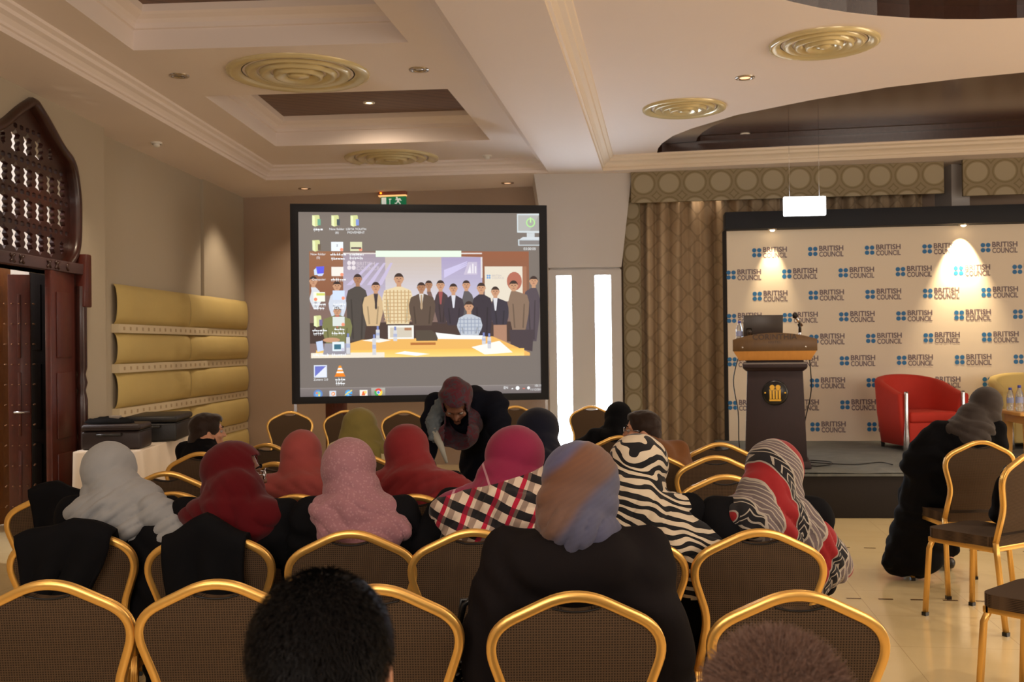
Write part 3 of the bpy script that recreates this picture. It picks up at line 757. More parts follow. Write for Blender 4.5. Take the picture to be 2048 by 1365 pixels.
P.rect(S(362), T(370), S(1190), T(378), (214, 204, 200)); P.rect(S(1182), T(396), S(1192), T(520), (220, 214, 214)); P.rect(S(555), T(358), S(1065), T(395), (226, 244, 222))
for dx in (0, 26):
    for dy in (0, 28): P.oval(S(398 + dx), T(430 + dy), 12, 13, (226, 216, 220))
P.text('BRITISH', S(440), T(445), 32, (204, 192, 200), False); P.text('COUNCIL', S(440), T(472), 32, (204, 192, 200), False)
P.poly([(S(1078), T(500)), (S(1105), T(425)), (S(1160), T(425)), (S(1160), T(500))], (196, 186, 206)); P.poly([(S(1100), T(492)), (S(1118), T(440)), (S(1124), T(492))], (230, 226, 232)); P.rect(S(1130), T(435), S(1138), T(492), (230, 226, 232)); P.rect(S(1146), T(450), S(1154), T(492), (230, 226, 232))
P.rect(S(1205), T(452), S(1435), T(660), (224, 214, 196)); P.rect(S(1435), T(452), S(1460), T(640), (160, 110, 84))
for dx in (0, 13):
    for dy in (0, 13): P.oval(S(1222 + dx), T(506 + dy), 6, 6, (120, 160, 206))
P.text('BRITISH', S(1248), T(512), 17, (186, 176, 176), False); P.text('COUNCIL', S(1248), T(526), 17, (186, 176, 176), False)
P.oval(S(1385), T(540), 46, 56, (176, 106, 88))
P.rect(x0, T(780), S(1475), T(900), (72, 56, 52))
SK = (196, 148, 116); SK2 = (168, 122, 92)
def man(x, y, r, x0, x1, ytop, ybot, c, skin=SK, hair=(60, 46, 44), shirt=None, tie=None, lapel=None):
    P.rect(S(x - r * .4), T(y + r * .7), S(x + r * .4), T(ytop + 14), skin)
    sh = 22
    P.poly([(S(x - r * .5), T(ytop)), (S(x + r * .5), T(ytop)), (S(x1 - 12), T(ytop + sh)), (S(x1), T(ytop + sh * 3)), (S(x1 - 4), T((ytop + ybot) / 2 + 20)), (S(x1 - 24), T(ybot)), (S(x0 + 24), T(ybot)), (S(x0 + 4), T((ytop + ybot) / 2 + 20)), (S(x0), T(ytop + sh * 3)), (S(x0 + 12), T(ytop + sh))], c)
    dk = tuple(v * .8 for v in c)
    P.poly([(S(x0 + 26), T(ytop + 75)), (S(x0 + 34), T(ytop + 75)), (S(x0 + 44), T(ybot - 10)), (S(x0 + 34), T(ybot - 10))], dk); P.poly([(S(x1 - 26), T(ytop + 75)), (S(x1 - 34), T(ytop + 75)), (S(x1 - 44), T(ybot - 10)), (S(x1 - 34), T(ybot - 10))], dk)
    if shirt: P.poly([(S(x - r * .45), T(ytop)), (S(x + r * .45), T(ytop)), (S(x + 4), T(ytop + 75)), (S(x - 4), T(ytop + 75))], shirt)
    if tie: P.poly([(S(x - 5), T(ytop + 6)), (S(x + 5), T(ytop + 6)), (S(x + 7), T(ytop + 85)), (S(x), T(ytop + 95)), (S(x - 7), T(ytop + 85))], tie)
    P.oval(S(x), T(y), r * .78, r, skin); P.poly([(S(x + r * .82 * math.cos(a)), T(y - r * .12 - r * .92 * math.sin(a))) for a in [PI * k / 10 for k in range(11)]] + [(S(x - r * .6), T(y - r * .4)), (S(x + r * .6), T(y - r * .4))], hair)
    for sg in (-1, 1): P.oval(S(x + sg * r * .3), T(y - r * .08), r * .12, r * .08, (70, 46, 40), 8); P.oval(S(x + sg * r * .8), T(y + .02 * r), r * .1, r * .2, skin, 8)
    P.oval(S(x), T(y + r * .45), r * .25, r * .07, (150, 92, 80), 8); P.poly([(S(x - 2), T(y)), (S(x + 2), T(y)), (S(x + 4), T(y + r * .25)), (S(x - 4), T(y + r * .25))], tuple(v * .85 for v in skin))
man(188, 535, 28, 165, 235, 572, 700, (214, 216, 222)); man(325, 565, 28, 275, 380, 600, 760, (206, 212, 224))
man(868, 560, 26, 850, 900, 600, 780, (120, 92, 84), SK2); man(1093, 562, 28, 1062, 1140, 598, 780, (92, 88, 90)); man(1503, 540, 30, 1440, 1540, 580, 900, (84, 74, 82))
man(447, 525, 30, 378, 505, 568, 885, (78, 72, 68), SK2); man(553, 572, 30, 474, 596, 610, 800, (206, 176, 134), shirt=(80, 70, 72), tie=(60, 52, 54))
man(690, 525, 34, 590, 772, 570, 790, (226, 206, 166))
for k in range(7): P.rect(S(612 + 22 * k), T(590), S(618 + 22 * k), T(785), (196, 160, 112))
for k in range(9): P.rect(S(600), T(600 + 21 * k), S(762), T(605 + 21 * k), (192, 160, 116))
man(938, 562, 29, 898, 990, 600, 790, (70, 58, 62), shirt=(156, 80, 80)); man(823, 575, 30, 748, 906, 612, 800, (92, 76, 66), SK2, shirt=(224, 218, 210), tie=(176, 150, 120))
man(1015, 582, 29, 955, 1080, 622, 800, (62, 54, 64), shirt=(214, 214, 222)); man(1183, 580, 31, 1125, 1250, 618, 900, (56, 50, 60)); man(1268, 602, 30, 1238, 1350, 640, 830, (58, 54, 66), shirt=(214, 214, 218))
P.rect(S(1255), T(800), S(1335), T(925), (170, 128, 104)); man(1380, 568, 32, 1345, 1474, 600, 830, (134, 110, 92))
P.poly([(S(1350), T(830)), (S(1500), T(830)), (S(1490), T(960)), (S(1360), T(930))], (70, 60, 66))
P.poly([(S(380), T(905)), (S(470), T(880)), (S(1250), T(868)), (S(1475), T(968)), (S(1475), T(985)), (S(170), T(985)), (S(170), T(960))], (232, 178, 96))
P.grad(S(200), T(940), S(1440), T(985), (240, 190, 92), (250, 214, 130), 5)
man(1107, 690, 32, 1034, 1188, 735, 860, (186, 192, 202)); man(325, 712, 26, 235, 412, 735, 900, (124, 124, 80), SK, shirt=(186, 96, 84))
for k in range(6): P.rect(S(1052 + 22 * k), T(755), S(1057 + 22 * k), T(852), (146, 156, 176))
for k in range(4): P.rect(S(1045), T(765 + 22 * k), S(1180), T(769 + 22 * k), (146, 156, 176))
P.oval(S(290), T(880), 50, 14, SK); P.rect(S(170), T(955), S(600), T(985), (236, 226, 206)); P.poly([(S(250), T(900)), (S(400), T(900)), (S(400), T(965)), (S(240), T(965))], (150, 146, 156))
P.rect(S(622), T(798), S(775), T(878), (236, 234, 226)); P.rect(S(634), T(810), S(764), T(868), (206, 196, 178)); P.rect(S(720), T(812), S(762), T(828), (170, 120, 90))
P.poly([(S(785), T(828)), (S(880), T(828)), (S(920), T(860)), (S(915), T(890)), (S(790), T(890))], (82, 72, 62)); P.poly([(S(905), T(842)), (S(1040), T(858)), (S(1200), T(862)), (S(1205), T(885)), (S(920), T(880))], (240, 240, 236))
P.poly([(S(660), T(962)), (S(720), T(950)), (S(870), T(968)), (S(790), T(978))], (250, 246, 240)); P.poly([(S(1120), T(930)), (S(1290), T(895)), (S(1370), T(965)), (S(1200), T(975))], (250, 244, 232)); P.rect(S(755), T(900), S(905), T(915), (176, 110, 56)); P.poly([(S(470), T(885)), (S(560), T(870)), (S(640), T(885)), (S(570), T(898))], (240, 236, 226))
for bx, by, h in ((562, 800, 80), (540, 850, 120), (387, 842, 120), (665, 805, 85), (1228, 850, 90), (1195, 845, 70)): P.rect(S(bx - 11), T(by + 22), S(bx + 11), T(by + h), (206, 206, 210)); P.rect(S(bx - 6), T(by), S(bx + 6), T(by + 22), (120, 134, 190)); P.rect(S(bx - 11), T(by + h * .5), S(bx + 11), T(by + h * .7), (170, 178, 206))
# desktop icons
W_ = (236, 238, 240)
def folder(x, y, c=(210, 214, 150), extra=(120, 170, 150)):
    P.poly([(S(x - 27), T(y - 30)), (S(x + 12), T(y - 32)), (S(x + 16), T(y - 24)), (S(x + 16), T(y + 26)), (S(x - 10), T(y + 36)), (S(x - 27), T(y + 28))], c)
    P.poly([(S(x - 27), T(y - 30)), (S(x - 12), T(y - 24)), (S(x - 10), T(y + 36)), (S(x - 27), T(y + 28))], (232, 238, 186)); P.rect(S(x + 4), T(y - 8), S(x + 22), T(y + 28), extra)
def pic(x, y, c, r=(240, 150, 120)): P.rect(S(x - 35), T(y - 27), S(x + 35), T(y + 27), c); P.oval(S(x + 26), T(y + 18), 10, 10, r)
def scribble(x, y, w, seed):
    rnd = random.Random(seed); px = x - w / 2
    while px < x + w / 2:
        q = rnd.uniform(7, 14); P.poly([(S(px), T(y + rnd.uniform(-2, 3))), (S(px + q), T(y + rnd.uniform(-2, 3))), (S(px + q), T(y + 8)), (S(px), T(y + 7))], W_)
        if rnd.random() < .5: P.rect(S(px + 3), T(y - 7), S(px + 6), T(y + 2), W_)
        if rnd.random() < .5: P.rect(S(px + 4), T(y + 11), S(px + 8), T(y + 14), W_)
        px += q + rnd.uniform(1, 4)
folder(212, 182, extra=(110, 170, 140)); scribble(217, 232, 50, 1)
folder(324, 182, extra=(70, 84, 90)); P.text('New folder', S(328), T(238), 19, W_); P.text('(6)', S(328), T(258), 19, W_)
folder(436, 182, extra=(130, 150, 214)); P.text('LIBYA YOUTH', S(440), T(238), 19, W_); P.text('MOVEMENT', S(440), T(258), 19, W_)
folder(212, 328, extra=(110, 96, 80)); P.text('New folder', S(217), T(385), 19, W_); P.text('(5)', S(217), T(405), 19, W_)
pic(329, 334, (232, 238, 244)); P.text('z', S(329), T(334), 26, (80, 80, 90)); scribble(329, 378, 80, 3); scribble(329, 402, 70, 4)
pic(440, 334, (216, 216, 176)); P.rect(S(410), T(338), S(470), T(348), (96, 80, 80)); scribble(440, 378, 80, 5); scribble(440, 398, 80, 6)
P.poly([(S(192), T(470)), (S(210), T(455)), (S(212), T(500)), (S(194), T(500))], (206, 220, 236)); P.poly([(S(204), T(452)), (S(252), T(450)), (S(248), T(492)), (S(212), T(498))], (96, 96, 226)); P.poly([(S(210), T(494)), (S(250), T(490)), (S(240), T(506)), (S(215), T(506))], (206, 214, 240)); P.text('Computer', S(220), T(532), 19, W_)
pic(329, 480, (240, 232, 222)); scribble(329, 524, 76, 8)
P.rect(S(188), T(600), S(255), T(655), (240, 244, 226)); P.rect(S(205), T(606), S(254), T(620), (210, 214, 110)); P.oval(S(200), T(642), 10, 10, (240, 140, 110)); scribble(220, 668, 70, 9); scribble(222, 690, 60, 10)
pic(335, 618, (206, 220, 242)); scribble(335, 668, 64, 11); scribble(330, 690, 60, 12)
folder(216, 768, extra=(120, 110, 150)); scribble(220, 820, 80, 13); scribble(215, 838, 60, 14)
pic(333, 772, (216, 222, 216)); scribble(333, 815, 50, 15); scribble(330, 838, 76, 16)
P.poly([(S(200), T(890)), (S(238), T(882)), (S(244), T(940)), (S(208), T(948))], (196, 210, 240)); scribble(222, 964, 80, 17); pic(330, 918, (222, 234, 240), (200, 200, 220)); P.rect(S(305), T(905), S(345), T(935), (60, 110, 130)); scribble(330, 964, 80, 18)
P.rect(S(186), T(1025), S(262), T(1098), (214, 222, 236)); P.rect(S(192), T(1032), S(256), T(1092), (108, 116, 196)); P.poly([(S(256), T(1032)), (S(256), T(1092)), (S(192), T(1092))], (226, 230, 242)); P.text('Zotero 2.0', S(225), T(1116), 19, W_)
P.poly([(S(332), T(1030)), (S(344), T(1030)), (S(362), T(1078)), (S(314), T(1078))], (240, 150, 50)); P.poly([(S(327), T(1044)), (S(349), T(1044)), (S(353), T(1054)), (S(323), T(1054))], (244, 240, 236)); P.poly([(S(320), T(1064)), (S(356), T(1064)), (S(360), T(1073)), (S(316), T(1073))], (244, 240, 236)); P.poly([(S(314), T(1078)), (S(362), T(1078)), (S(370), T(1094)), (S(306), T(1094))], (236, 130, 36)); scribble(338, 1108, 56, 20); scribble(338, 1130, 50, 21)
# battery gadget
P.poly([(S(1405), T(138)), (S(1545), T(136)), (S(1545), T(252)), (S(1405), T(250))], (206, 214, 216)); P.rect(S(1412), T(146), S(1545), T(240), (164, 162, 158)); P.poly([(S(1412), T(240)), (S(1412), T(146)), (S(1545), T(146)), (S(1480), T(240))], (176, 176, 172))
P.oval(S(1488), T(190), 28, 28, (176, 226, 150), 28); P.oval(S(1488), T(190), 20, 20, (166, 166, 158), 28); P.rect(S(1484), T(158), S(1492), T(190), (190, 236, 160))
P.rect(S(1464), T(252), S(1512), T(276), (200, 206, 208)); P.poly([(S(1440), T(276)), (S(1545), T(276)), (S(1545), T(290)), (S(1420), T(290))], (206, 212, 216)); P.rect(S(1410), T(290), S(1545), T(328), (196, 204, 208)); P.rect(S(1418), T(296), S(1545), T(322), (134, 128, 126)); P.text('03:00:00', S(1480), T(354), 22, W_)
# taskbar
P.rect(0, T(1158), 1435, T(1161), (150, 142, 138)); P.grad(0, T(1161), 1435, 1075, (126, 118, 116), (112, 104, 104), 4)
P.oval(S(209), T(1194), 27, 27, (96, 130, 190)); P.oval(S(209), T(1194), 18, 18, (120, 170, 200)); P.rect(S(197), T(1183), S(207), T(1193), (236, 120, 80)); P.rect(S(210), T(1183), S(220), T(1193), (150, 206, 110)); P.rect(S(197), T(1196), S(207), T(1206), (110, 160, 230)); P.rect(S(210), T(1196), S(220), T(1206), (240, 210, 100))
P.rect(S(275), T(1176), S(314), T(1212), (206, 214, 226)); P.oval(S(297), T(1194), 11, 11, (236, 150, 90)); P.poly([(S(293), T(1188)), (S(303), T(1194)), (S(293), T(1200))], (250, 250, 250))
P.oval(S(387), T(1193), 21, 21, (70, 160, 226), 24); P.oval(S(387), T(1193), 12, 12, (150, 206, 226)); P.rect(S(375), T(1190), S(408), T(1197), (70, 160, 226)); P.rect(S(390), T(1197), S(410), T(1203), (118, 110, 110)); P.poly([(S(362), T(1208)), (S(368), T(1196)), (S(404), T(1172)), (S(410), T(1176))], (230, 210, 110))
P.rect(S(452), T(1174), S(498), T(1212), (236, 232, 222)); P.poly([(S(462), T(1206)), (S(470), T(1182)), (S(490), T(1182)), (S(482), T(1206))], (230, 110, 60)); P.rect(S(478), T(1180), S(492), T(1194), (250, 214, 120))
P.grad(S(520), T(1163), S(602), T(1218), (176, 176, 166), (130, 124, 120), 6)
cx_, cy_ = S(562), T(1190)
for a0, col in ((30, (222, 74, 60)), (150, (70, 170, 90)), (270, (240, 206, 70))): P.poly([(cx_, cy_)] + [(cx_ + 24 * math.cos(R(a0 + 12 * k)), cy_ - 24 * math.sin(R(a0 + 12 * k))) for k in range(11)], col)
P.oval(cx_, cy_, 11, 11, (240, 240, 240)); P.oval(cx_, cy_, 8, 8, (80, 130, 220))
P.text('EN', S(1325), T(1182), 22, W_); P.poly([(S(1358), T(1184)), (S(1372), T(1184)), (S(1365), T(1176))], W_); P.oval(S(1397), T(1178), 12, 12, W_); P.rect(S(1428), T(1178), S(1442), T(1184), (206, 110, 96)); P.oval(S(1464), T(1178), 9, 9, W_); P.text('10:11', S(1520), T(1172), 20, W_); P.text('11/12/2012', S(1512), T(1194), 17, W_)
me = bpy.data.meshes.new('projected_picture'); me.from_pydata(P.v, [], P.f); me.materials.append(m_screen())
ca = me.color_attributes.new('Col', 'FLOAT_COLOR', 'CORNER'); buf = []
for p_, c in zip(me.polygons, P.c): buf += list(rgb(*c)) * len(p_.vertices)
ca.data.foreach_set('color', buf); link('projected_picture', me, scn)
mb = MB(); mb.box((IX0 - .01, .006, IZ0 - .01), (IX1 + .01, .012, IZ1 + .01)); mb.obj('screen_sheet', M_PLASTICW, parent=scn)

# ------------------------------------------------------------------ podium and what stands on it
PD = at_y(1548, 700, 9.5); pod = empty('podium', (PD.x, 9.5, .40), -R(13), 'dark wooden lectern with a golden brown arched front board and a gold crest', 'lectern')
def frustum(mb, w0, w1, d0, d1, z0, z1_, mi=0, yc=0):
    vs = [(-w0, yc - d0, z0), (w0, yc - d0, z0), (w0, yc + d0, z0), (-w0, yc + d0, z0), (-w1, yc - d1, z1_), (w1, yc - d1, z1_), (w1, yc + d1, z1_), (-w1, yc + d1, z1_)]
    mb.add(vs, [(0,3,2,1),(4,5,6,7),(0,1,5,4),(1,2,6,5),(2,3,7,6),(3,0,4,7)], mi)
mb = MB(); frustum(mb, .275, .245, .22, .20, .06, .90); mb.obj('body', M_PODD, parent=pod, bevel=.006)
mb = MB(); frustum(mb, .31, .30, .25, .24, 0.008, .07); mb.obj('plinth', M_PODD, parent=pod, bevel=.008)
mb = MB(); frustum(mb, .25, .285, .205, .24, .885, .915); frustum(mb, .285, .285, .24, .24, .915, .95); frustum(mb, .255, .255, .21, .21, .965, .985); mb.obj('cap_moulding', M_PODD, parent=pod, bevel=.008)
mb = MB(); frustum(mb, .275, .275, .23, .23, .95, .965); mb.obj('cap_band', mat('grey_band', rgb(120, 112, 108), .4), parent=pod)
mb = MB(); frustum(mb, .315, .365, .22, .27, .985, 1.07); mb.obj('tray_lip', M_PODO, parent=pod, bevel=.004)
tp = [(-.37, 1.07), (.37, 1.07), (.37, 1.175)] + [(x, 1.175 + .06 * (1 - (x / .37) ** 2)) for x in [.37 - .74 * k / 20 for k in range(1, 20)]] + [(-.37, 1.175)]
mb = MB(); mb.prism([tp], lambda x, y, d: Vector((x, -.27 + d, y)), .03); mb.obj('front_board', M_PODW, parent=pod, bevel=.004)
mb = MB(); mb.add([(-.36, -.24, 1.16), (.36, -.24, 1.16), (.36, .26, 1.09), (-.36, .26, 1.09), (-.36, -.24, 1.14), (.36, -.24, 1.14), (.36, .26, 1.07), (-.36, .26, 1.07)], [(0,1,2,3),(7,6,5,4),(0,4,5,1),(1,5,6,2),(2,6,7,3),(3,7,4,0)]); mb.obj('reading_top', M_PODO, parent=pod)
vs, fs = text_mesh('CORINTHIA', .068, offset=.001, spacing=1.05); w = max(v.x for v in vs)
mb = MB(); mb.add([(-w * .5 * 1.02 + v.x * 1.02, -.272, 1.175 + v.y) for v in vs], fs); vs, fs = text_mesh('HOTEL', .03, spacing=1.3); w = max(v.x for v in vs); mb.add([(-w / 2 + v.x, -.272, 1.14 + v.y) for v in vs], fs)
mb.obj('lettering', mat('board_lettering', rgb(58, 38, 24), .4), parent=pod)
for x in (-.285, .27): mb = MB(); mb.lathe([(0, .006), (.006, .005), (.009, 0)], seg=12, M=Matrix.Translation((x, -.27, 1.105)) @ Matrix.Rotation(R(90), 4, 'X')); mb.obj('board_screw', M_CHROME, parent=pod)
em = empty('crest_plaque', (0, -.212, .69), 0); em.parent = pod; em.rotation_euler = (-R(1.4), 0, 0)
mb = MB(); mb.lathe([(0, .014), (.10, .014), (.112, .006), (.115, 0)], seg=36, M=Matrix.Rotation(R(90), 4, 'X')); mb.obj('plaque_disc', M_BLACKGLOSS, parent=em)
mb = MB(); f2 = lambda L: mb.prism([L], lambda a, b, d: Vector((a, -.0175 + d, b)), .004)
f2(rect(-.052, .052, -.075, -.058)); 
for x in (-.040, -.0133, .0133, .040): f2(rect(x - .009, x + .009, -.055, .02))
f2(rect(-.052, .052, .022, .03)); f2(disc(-.026, .05, .022)); f2(disc(.026, .05, .022)); f2(disc(-.088, 0, .008, n=8)); f2(disc(.088, 0, .008, n=8))
mb.obj('gold_crest', mat('crest_gold', rgb(206, 160, 60), .35, .8), parent=em)
lp = empty('laptop', at_y(1525, 678, 9.42), -R(2), 'open dark laptop seen from behind on the lectern top', 'laptop')
mb = MB(); mb.box((-.18, .02, -.055), (.18, .26, -.037)); mb.obj('keyboard_base', M_DARKMETAL, parent=lp, bevel=.004)
mb = MB(); mb.box((-.18, -.008, -.04), (.18, .006, .19), M=Matrix.Rotation(R(6), 4, 'X')); mb.obj('display_lid', mat('laptop_lid', rgb(52, 44, 40), .35), parent=lp, bevel=.005)
lp.location = (lp.location.x, 9.40, .40 + 1.155 + .055)
def bottle(p, label, h=.21, r=.032, group=None, cap=rgb(60, 70, 170)):
    o = empty('water_bottle', p, 0, label, 'bottle', group)
    mb = MB(); mb.lathe([(0, 0), (r * .9, 0), (r, .01), (r, h * .25), (r * .93, h * .28), (r, h * .31), (r, h * .6), (r * .9, h * .68), (r * .45, h * .86), (r * .42, h * .9)], seg=20); mb.obj('body', mat('bottle_plastic', (.9, .95, 1, 1), .05, trans=.85), parent=o)
    mb = MB(); mb.lathe([(0, h), (r * .45, h), (r * .48, h * .9), (0, h * .9)], seg=16); mb.obj('cap', mat('cap_blue', cap, .4), parent=o)
    mb = MB(); mb.lathe([(r * 1.01, h * .33), (r * 1.01, h * .55)], seg=20); mb.obj('bottle_label', mat('label_blue', rgb(150, 160, 200), .5), parent=o)
    return o
q = at_y(1479, 668, 9.45); bottle((q.x, 9.45, 1.54), 'small water bottle with a blue cap on the left end of the lectern')
q = at_y(1497, 668, 9.42); o = empty('drinking_glass', (q.x, 9.40, 1.56), 0, 'clear stemmed glass beside the water bottle on the lectern', 'glass')
mb = MB(); mb.lathe([(.02, 0), (.022, .004), (.004, .01), (.004, .035), (.024, .05), (.03, .09), (.028, .12), (.026, .12), (.027, .09), (.02, .055), (0, .045)], seg=20); mb.obj('bowl', M_GLASS, parent=o)
q = at_y(1601, 660, 9.4); o = empty('microphone', (q.x, 9.42, 1.545), 0, 'microphone on a short chrome holder at the right end of the lectern', 'microphone')
mb = MB(); mb.lathe([(.05, 0), (.05, .012), (.012, .02), (.012, .09)], seg=20); mb.obj('holder_base', M_CHROME, parent=o)
mb = MB(); mb.tube([(0, 0, .09), (0, 0, .14), (-.012, -.01, .17)], .014, 10); mb.obj('clip', M_BLACKGLOSS, parent=o)
mb = MB(); mb.tube([(.025, .02, .155), (-.02, -.02, .20), (-.05, -.045, .235)], [.012, .014, .018], 12); mb.obj('handle', M_CHROME, parent=o)
mb = MB(); mb.lathe([(0, -.028), (.02, -.02), (.027, 0), (.02, .02), (0, .028)], c=(-.058, -.052, .245), seg=14); mb.obj('mesh_head', M_DARKMETAL, parent=o)
def cable(label, pts, r=.005, m=M_DARKMETAL):
    mb = MB(); P_ = [Vector(p) for p in pts]; out = []
    for i in range(len(P_) - 1):
        a, b, c, d = P_[max(i - 1, 0)], P_[i], P_[i + 1], P_[min(i + 2, len(P_) - 1)]
        for k in range(6):
            t = k / 6; out.append(.5 * ((2 * b) + (c - a) * t + (2 * a - 5 * b + 4 * c - d) * t * t + (3 * b - a - 3 * c + d) * t ** 3))
    out.append(P_[-1]); mb.tube(out, r, 6); return tag(mb.obj('cable', m), label, 'cable')
bx, by = PD.x, 9.5
cable('thin cable hanging down the left side of the lectern to the stage', [(bx - .34, by - .1, 1.46), (bx - .38, by, 1.2), (bx - .34, by, .9), (bx - .26, by + .35, .6), (bx - .2, by + .5, .42)])
cable('thin cable hanging down the right side of the lectern and looping on the carpet', [(bx + .31, by - .05, 1.44), (bx + .34, by, 1.1), (bx + .30, by + .1, .75), (bx + .29, by + .0, .43), (bx + .45, by - .1, .415), (bx + .56, by + .15, .415), (bx + .42, by + .3, .415), (bx + .36, by + .1, .42), (bx + .7, by - .05, .413), (bx + 1.0, by + .1, .413), (bx + 1.05, by - .1, .413)])

# ------------------------------------------------------------------ armchairs and coffee table on the stage
def tub_chair(loc, rz, m, label, legs=True):
    o = empty('tub_armchair', loc, rz, label, 'armchair')
    # plan of the shell: U open to -Y (its front)
    n = 40; W, D, rr, th = .315, .34, .30, .09; mid = []
    for k in range(n + 1):
        t = k / n; a = PI * (t - .0)
        if t < .25: q = t / .25; p = (-W, -D + q * (D + .08)); 
        elif t > .75: q = (t - .75) / .25; p = (W, .08 - q * (D + .08))
        else: q = (t - .25) / .5; a = PI * (1 - q); p = (W * math.cos(a), .08 + .28 * math.sin(a))
        mid.append((p[0], p[1], t))
    mb = MB(); vs = []; fs = []; cols = 10
    for i, (x, y, t) in enumerate(mid):
        c = Vector((x, y)); e = Vector(mid[min(i + 1, n)][:2]) - Vector(mid[max(i - 1, 0)][:2]); e.normalize(); nn = Vector((e.y, -e.x))
        if nn.dot(c - Vector((0, 0))) < 0: nn = -nn
        h = .60 + .18 * (math.sin(PI * t) ** 1.5)
        flare = .03
        for k, (dn, z) in enumerate(((th / 2 - .03, .06), (th / 2 + flare * .3, h * .5), (th / 2 + flare, h - .03), (th / 2 + flare - .012, h - .008), (flare, h), (-th / 2 + flare + .012, h - .008), (-th / 2 + flare, h - .03), (-th / 2, h * .5), (-th / 2 - .0, .10), (-th / 2, .06))):
            vs.append((x + nn.x * dn, y + nn.y * dn, z))
    for i in range(n):
        for k in range(cols): fs.append((i * cols + k, (i + 1) * cols + k, (i + 1) * cols + (k + 1) % cols, i * cols + (k + 1) % cols))
    fs += [tuple(range(cols)), tuple(n * cols + k for k in reversed(range(cols)))]
    mb.add(vs, fs, 0, True); mb.obj('shell', m, parent=o)
    mb = MB(); mb.box((-W + .045, -D - .0, .06), (W - .045, .25, .30)); mb.obj('seat_base', m, parent=o, bevel=.02)
    mb = MB(); mb.box((-W + .048, -D - .015, .29), (W - .048, .27, .405)); mb.obj('seat_cushion', m, parent=o, bevel=.035, seg=4)
    for sx in (-1, 1):
        mb = MB(); mb.tube([(sx * W, -D - .02, 0), (sx * W, -D - .02, .05), (sx * W, -D - .02, .16), (sx * W, -D - .02, .26), (sx * W, -D - .02, .60), (sx * W, -D - .018, .62)], [.030, .034, .030, .022, .022, .018], 14)
        mb.obj('front_post', M_CHROME, parent=o)
        mb = MB(); mb.lathe([(.02, 0), (.022, .06)], c=(sx * .27, .22, 0), seg=12); mb.obj('rear_foot', M_BLACKGLOSS, parent=o)
    return o
q = at_y(1842, 800, 10.9); tub_chair((q.x - .03, 10.95, .404), R(8), M_RED, 'bright red tub armchair with chrome front posts on the stage')
q = at_y(2025, 790, 11.35); tub_chair((q.x + .02, 11.0, .404), R(-8), M_YEL, 'golden yellow tub armchair behind the coffee table at the right edge')
q = at_y(2010, 818, 10.1); ct = empty('coffee_table', (q.x + .45, 9.9, .402), -R(5), 'golden wooden coffee table at the right end of the stage', 'table')
mb = MB(); mb.box((-.5, -.3, .42), (.5, .3, .455)); mb.obj('tabletop', M_TABLEW, parent=ct, bevel=.006)
mb = MB(); mb.box((-.44, -.25, .34), (.44, .25, .42)); mb.obj('apron', M_TABLEW, parent=ct, bevel=.004)
for sx in (-.41, .41):
    for sy in (-.22, .22): mb = MB(); frustum(mb, .022, .03, .022, .03, 0, .34); a = mb.obj('leg', M_TABLEW, parent=ct); a.location = (sx, sy, 0)
q = at_y(2034, 810, 9.9); bottle((q.x, 9.85, .859), 'tall water bottle on the golden coffee table', .25, .036)
q = at_y(2012, 810, 9.9); bottle((q.x + .1, 10.02, .859), 'second water bottle behind the tall one on the coffee table, mostly out of frame', .22, .033)

# ------------------------------------------------------------------ side table with cases, left
tb = empty('covered_table', (-3.17, 8.0, 0), -R(-4), 'long side table under a white cloth against the left wall', 'table')
mb = MB(); mb.box((-.23, .03, .70), (.22, 2.35, .74)); mb.obj('tabletop', M_TABLEW, parent=tb)
for x in (-.2, .19):
    for y in (.06, 2.3): mb = MB(); mb.tube([(x, y, 0), (x, y, .70)], .018, 8); mb.obj('leg', M_CHROME, parent=tb)
mb = MB(); base = [(-.26, 0), (.25, 0), (.25, 2.4), (-.26, 2.4)]; ring = []
for i in range(4):
    a, b = Vector(base[i]), Vector(base[(i + 1) % 4]); m_ = 40 if i % 2 else 16
    ring += [tuple(a.lerp(b, k / m_)) for k in range(m_)]
L3 = []
for z, amp_ in ((.752, 0), (.745, .003), (.5, .012), (.25, .022), (.02, .03)):
    inn = inset(ring, -.004); L = []
    for i, (x, y) in enumerate(ring):
        nx_, ny_ = (0, -1) if abs(y) < 1e-6 else (0, 1) if abs(y - 2.4) < 1e-6 else (1, 0) if x > 0 else (-1, 0)
        w_ = amp_ * (1 + math.sin(i * .9)) + (.75 - z) * .04
        L.append(Vector((x + nx_ * w_, y + ny_ * w_, z)))
    L3.append(L)
strip_loops(mb, L3, 0, True); mb.add([p for p in L3[0]], [tuple(range(len(ring)))]); tc_ = mb.obj('tablecloth', M_CLOTHW, loc=(-3.17, 8.0, 0), rot=(0, 0, R(4)))
tag(tc_, 'white tablecloth hanging to the floor over the side table by the door', 'tablecloth')
so = tc_.modifiers.new('cloth', 'SOLIDIFY'); so.thickness = .003
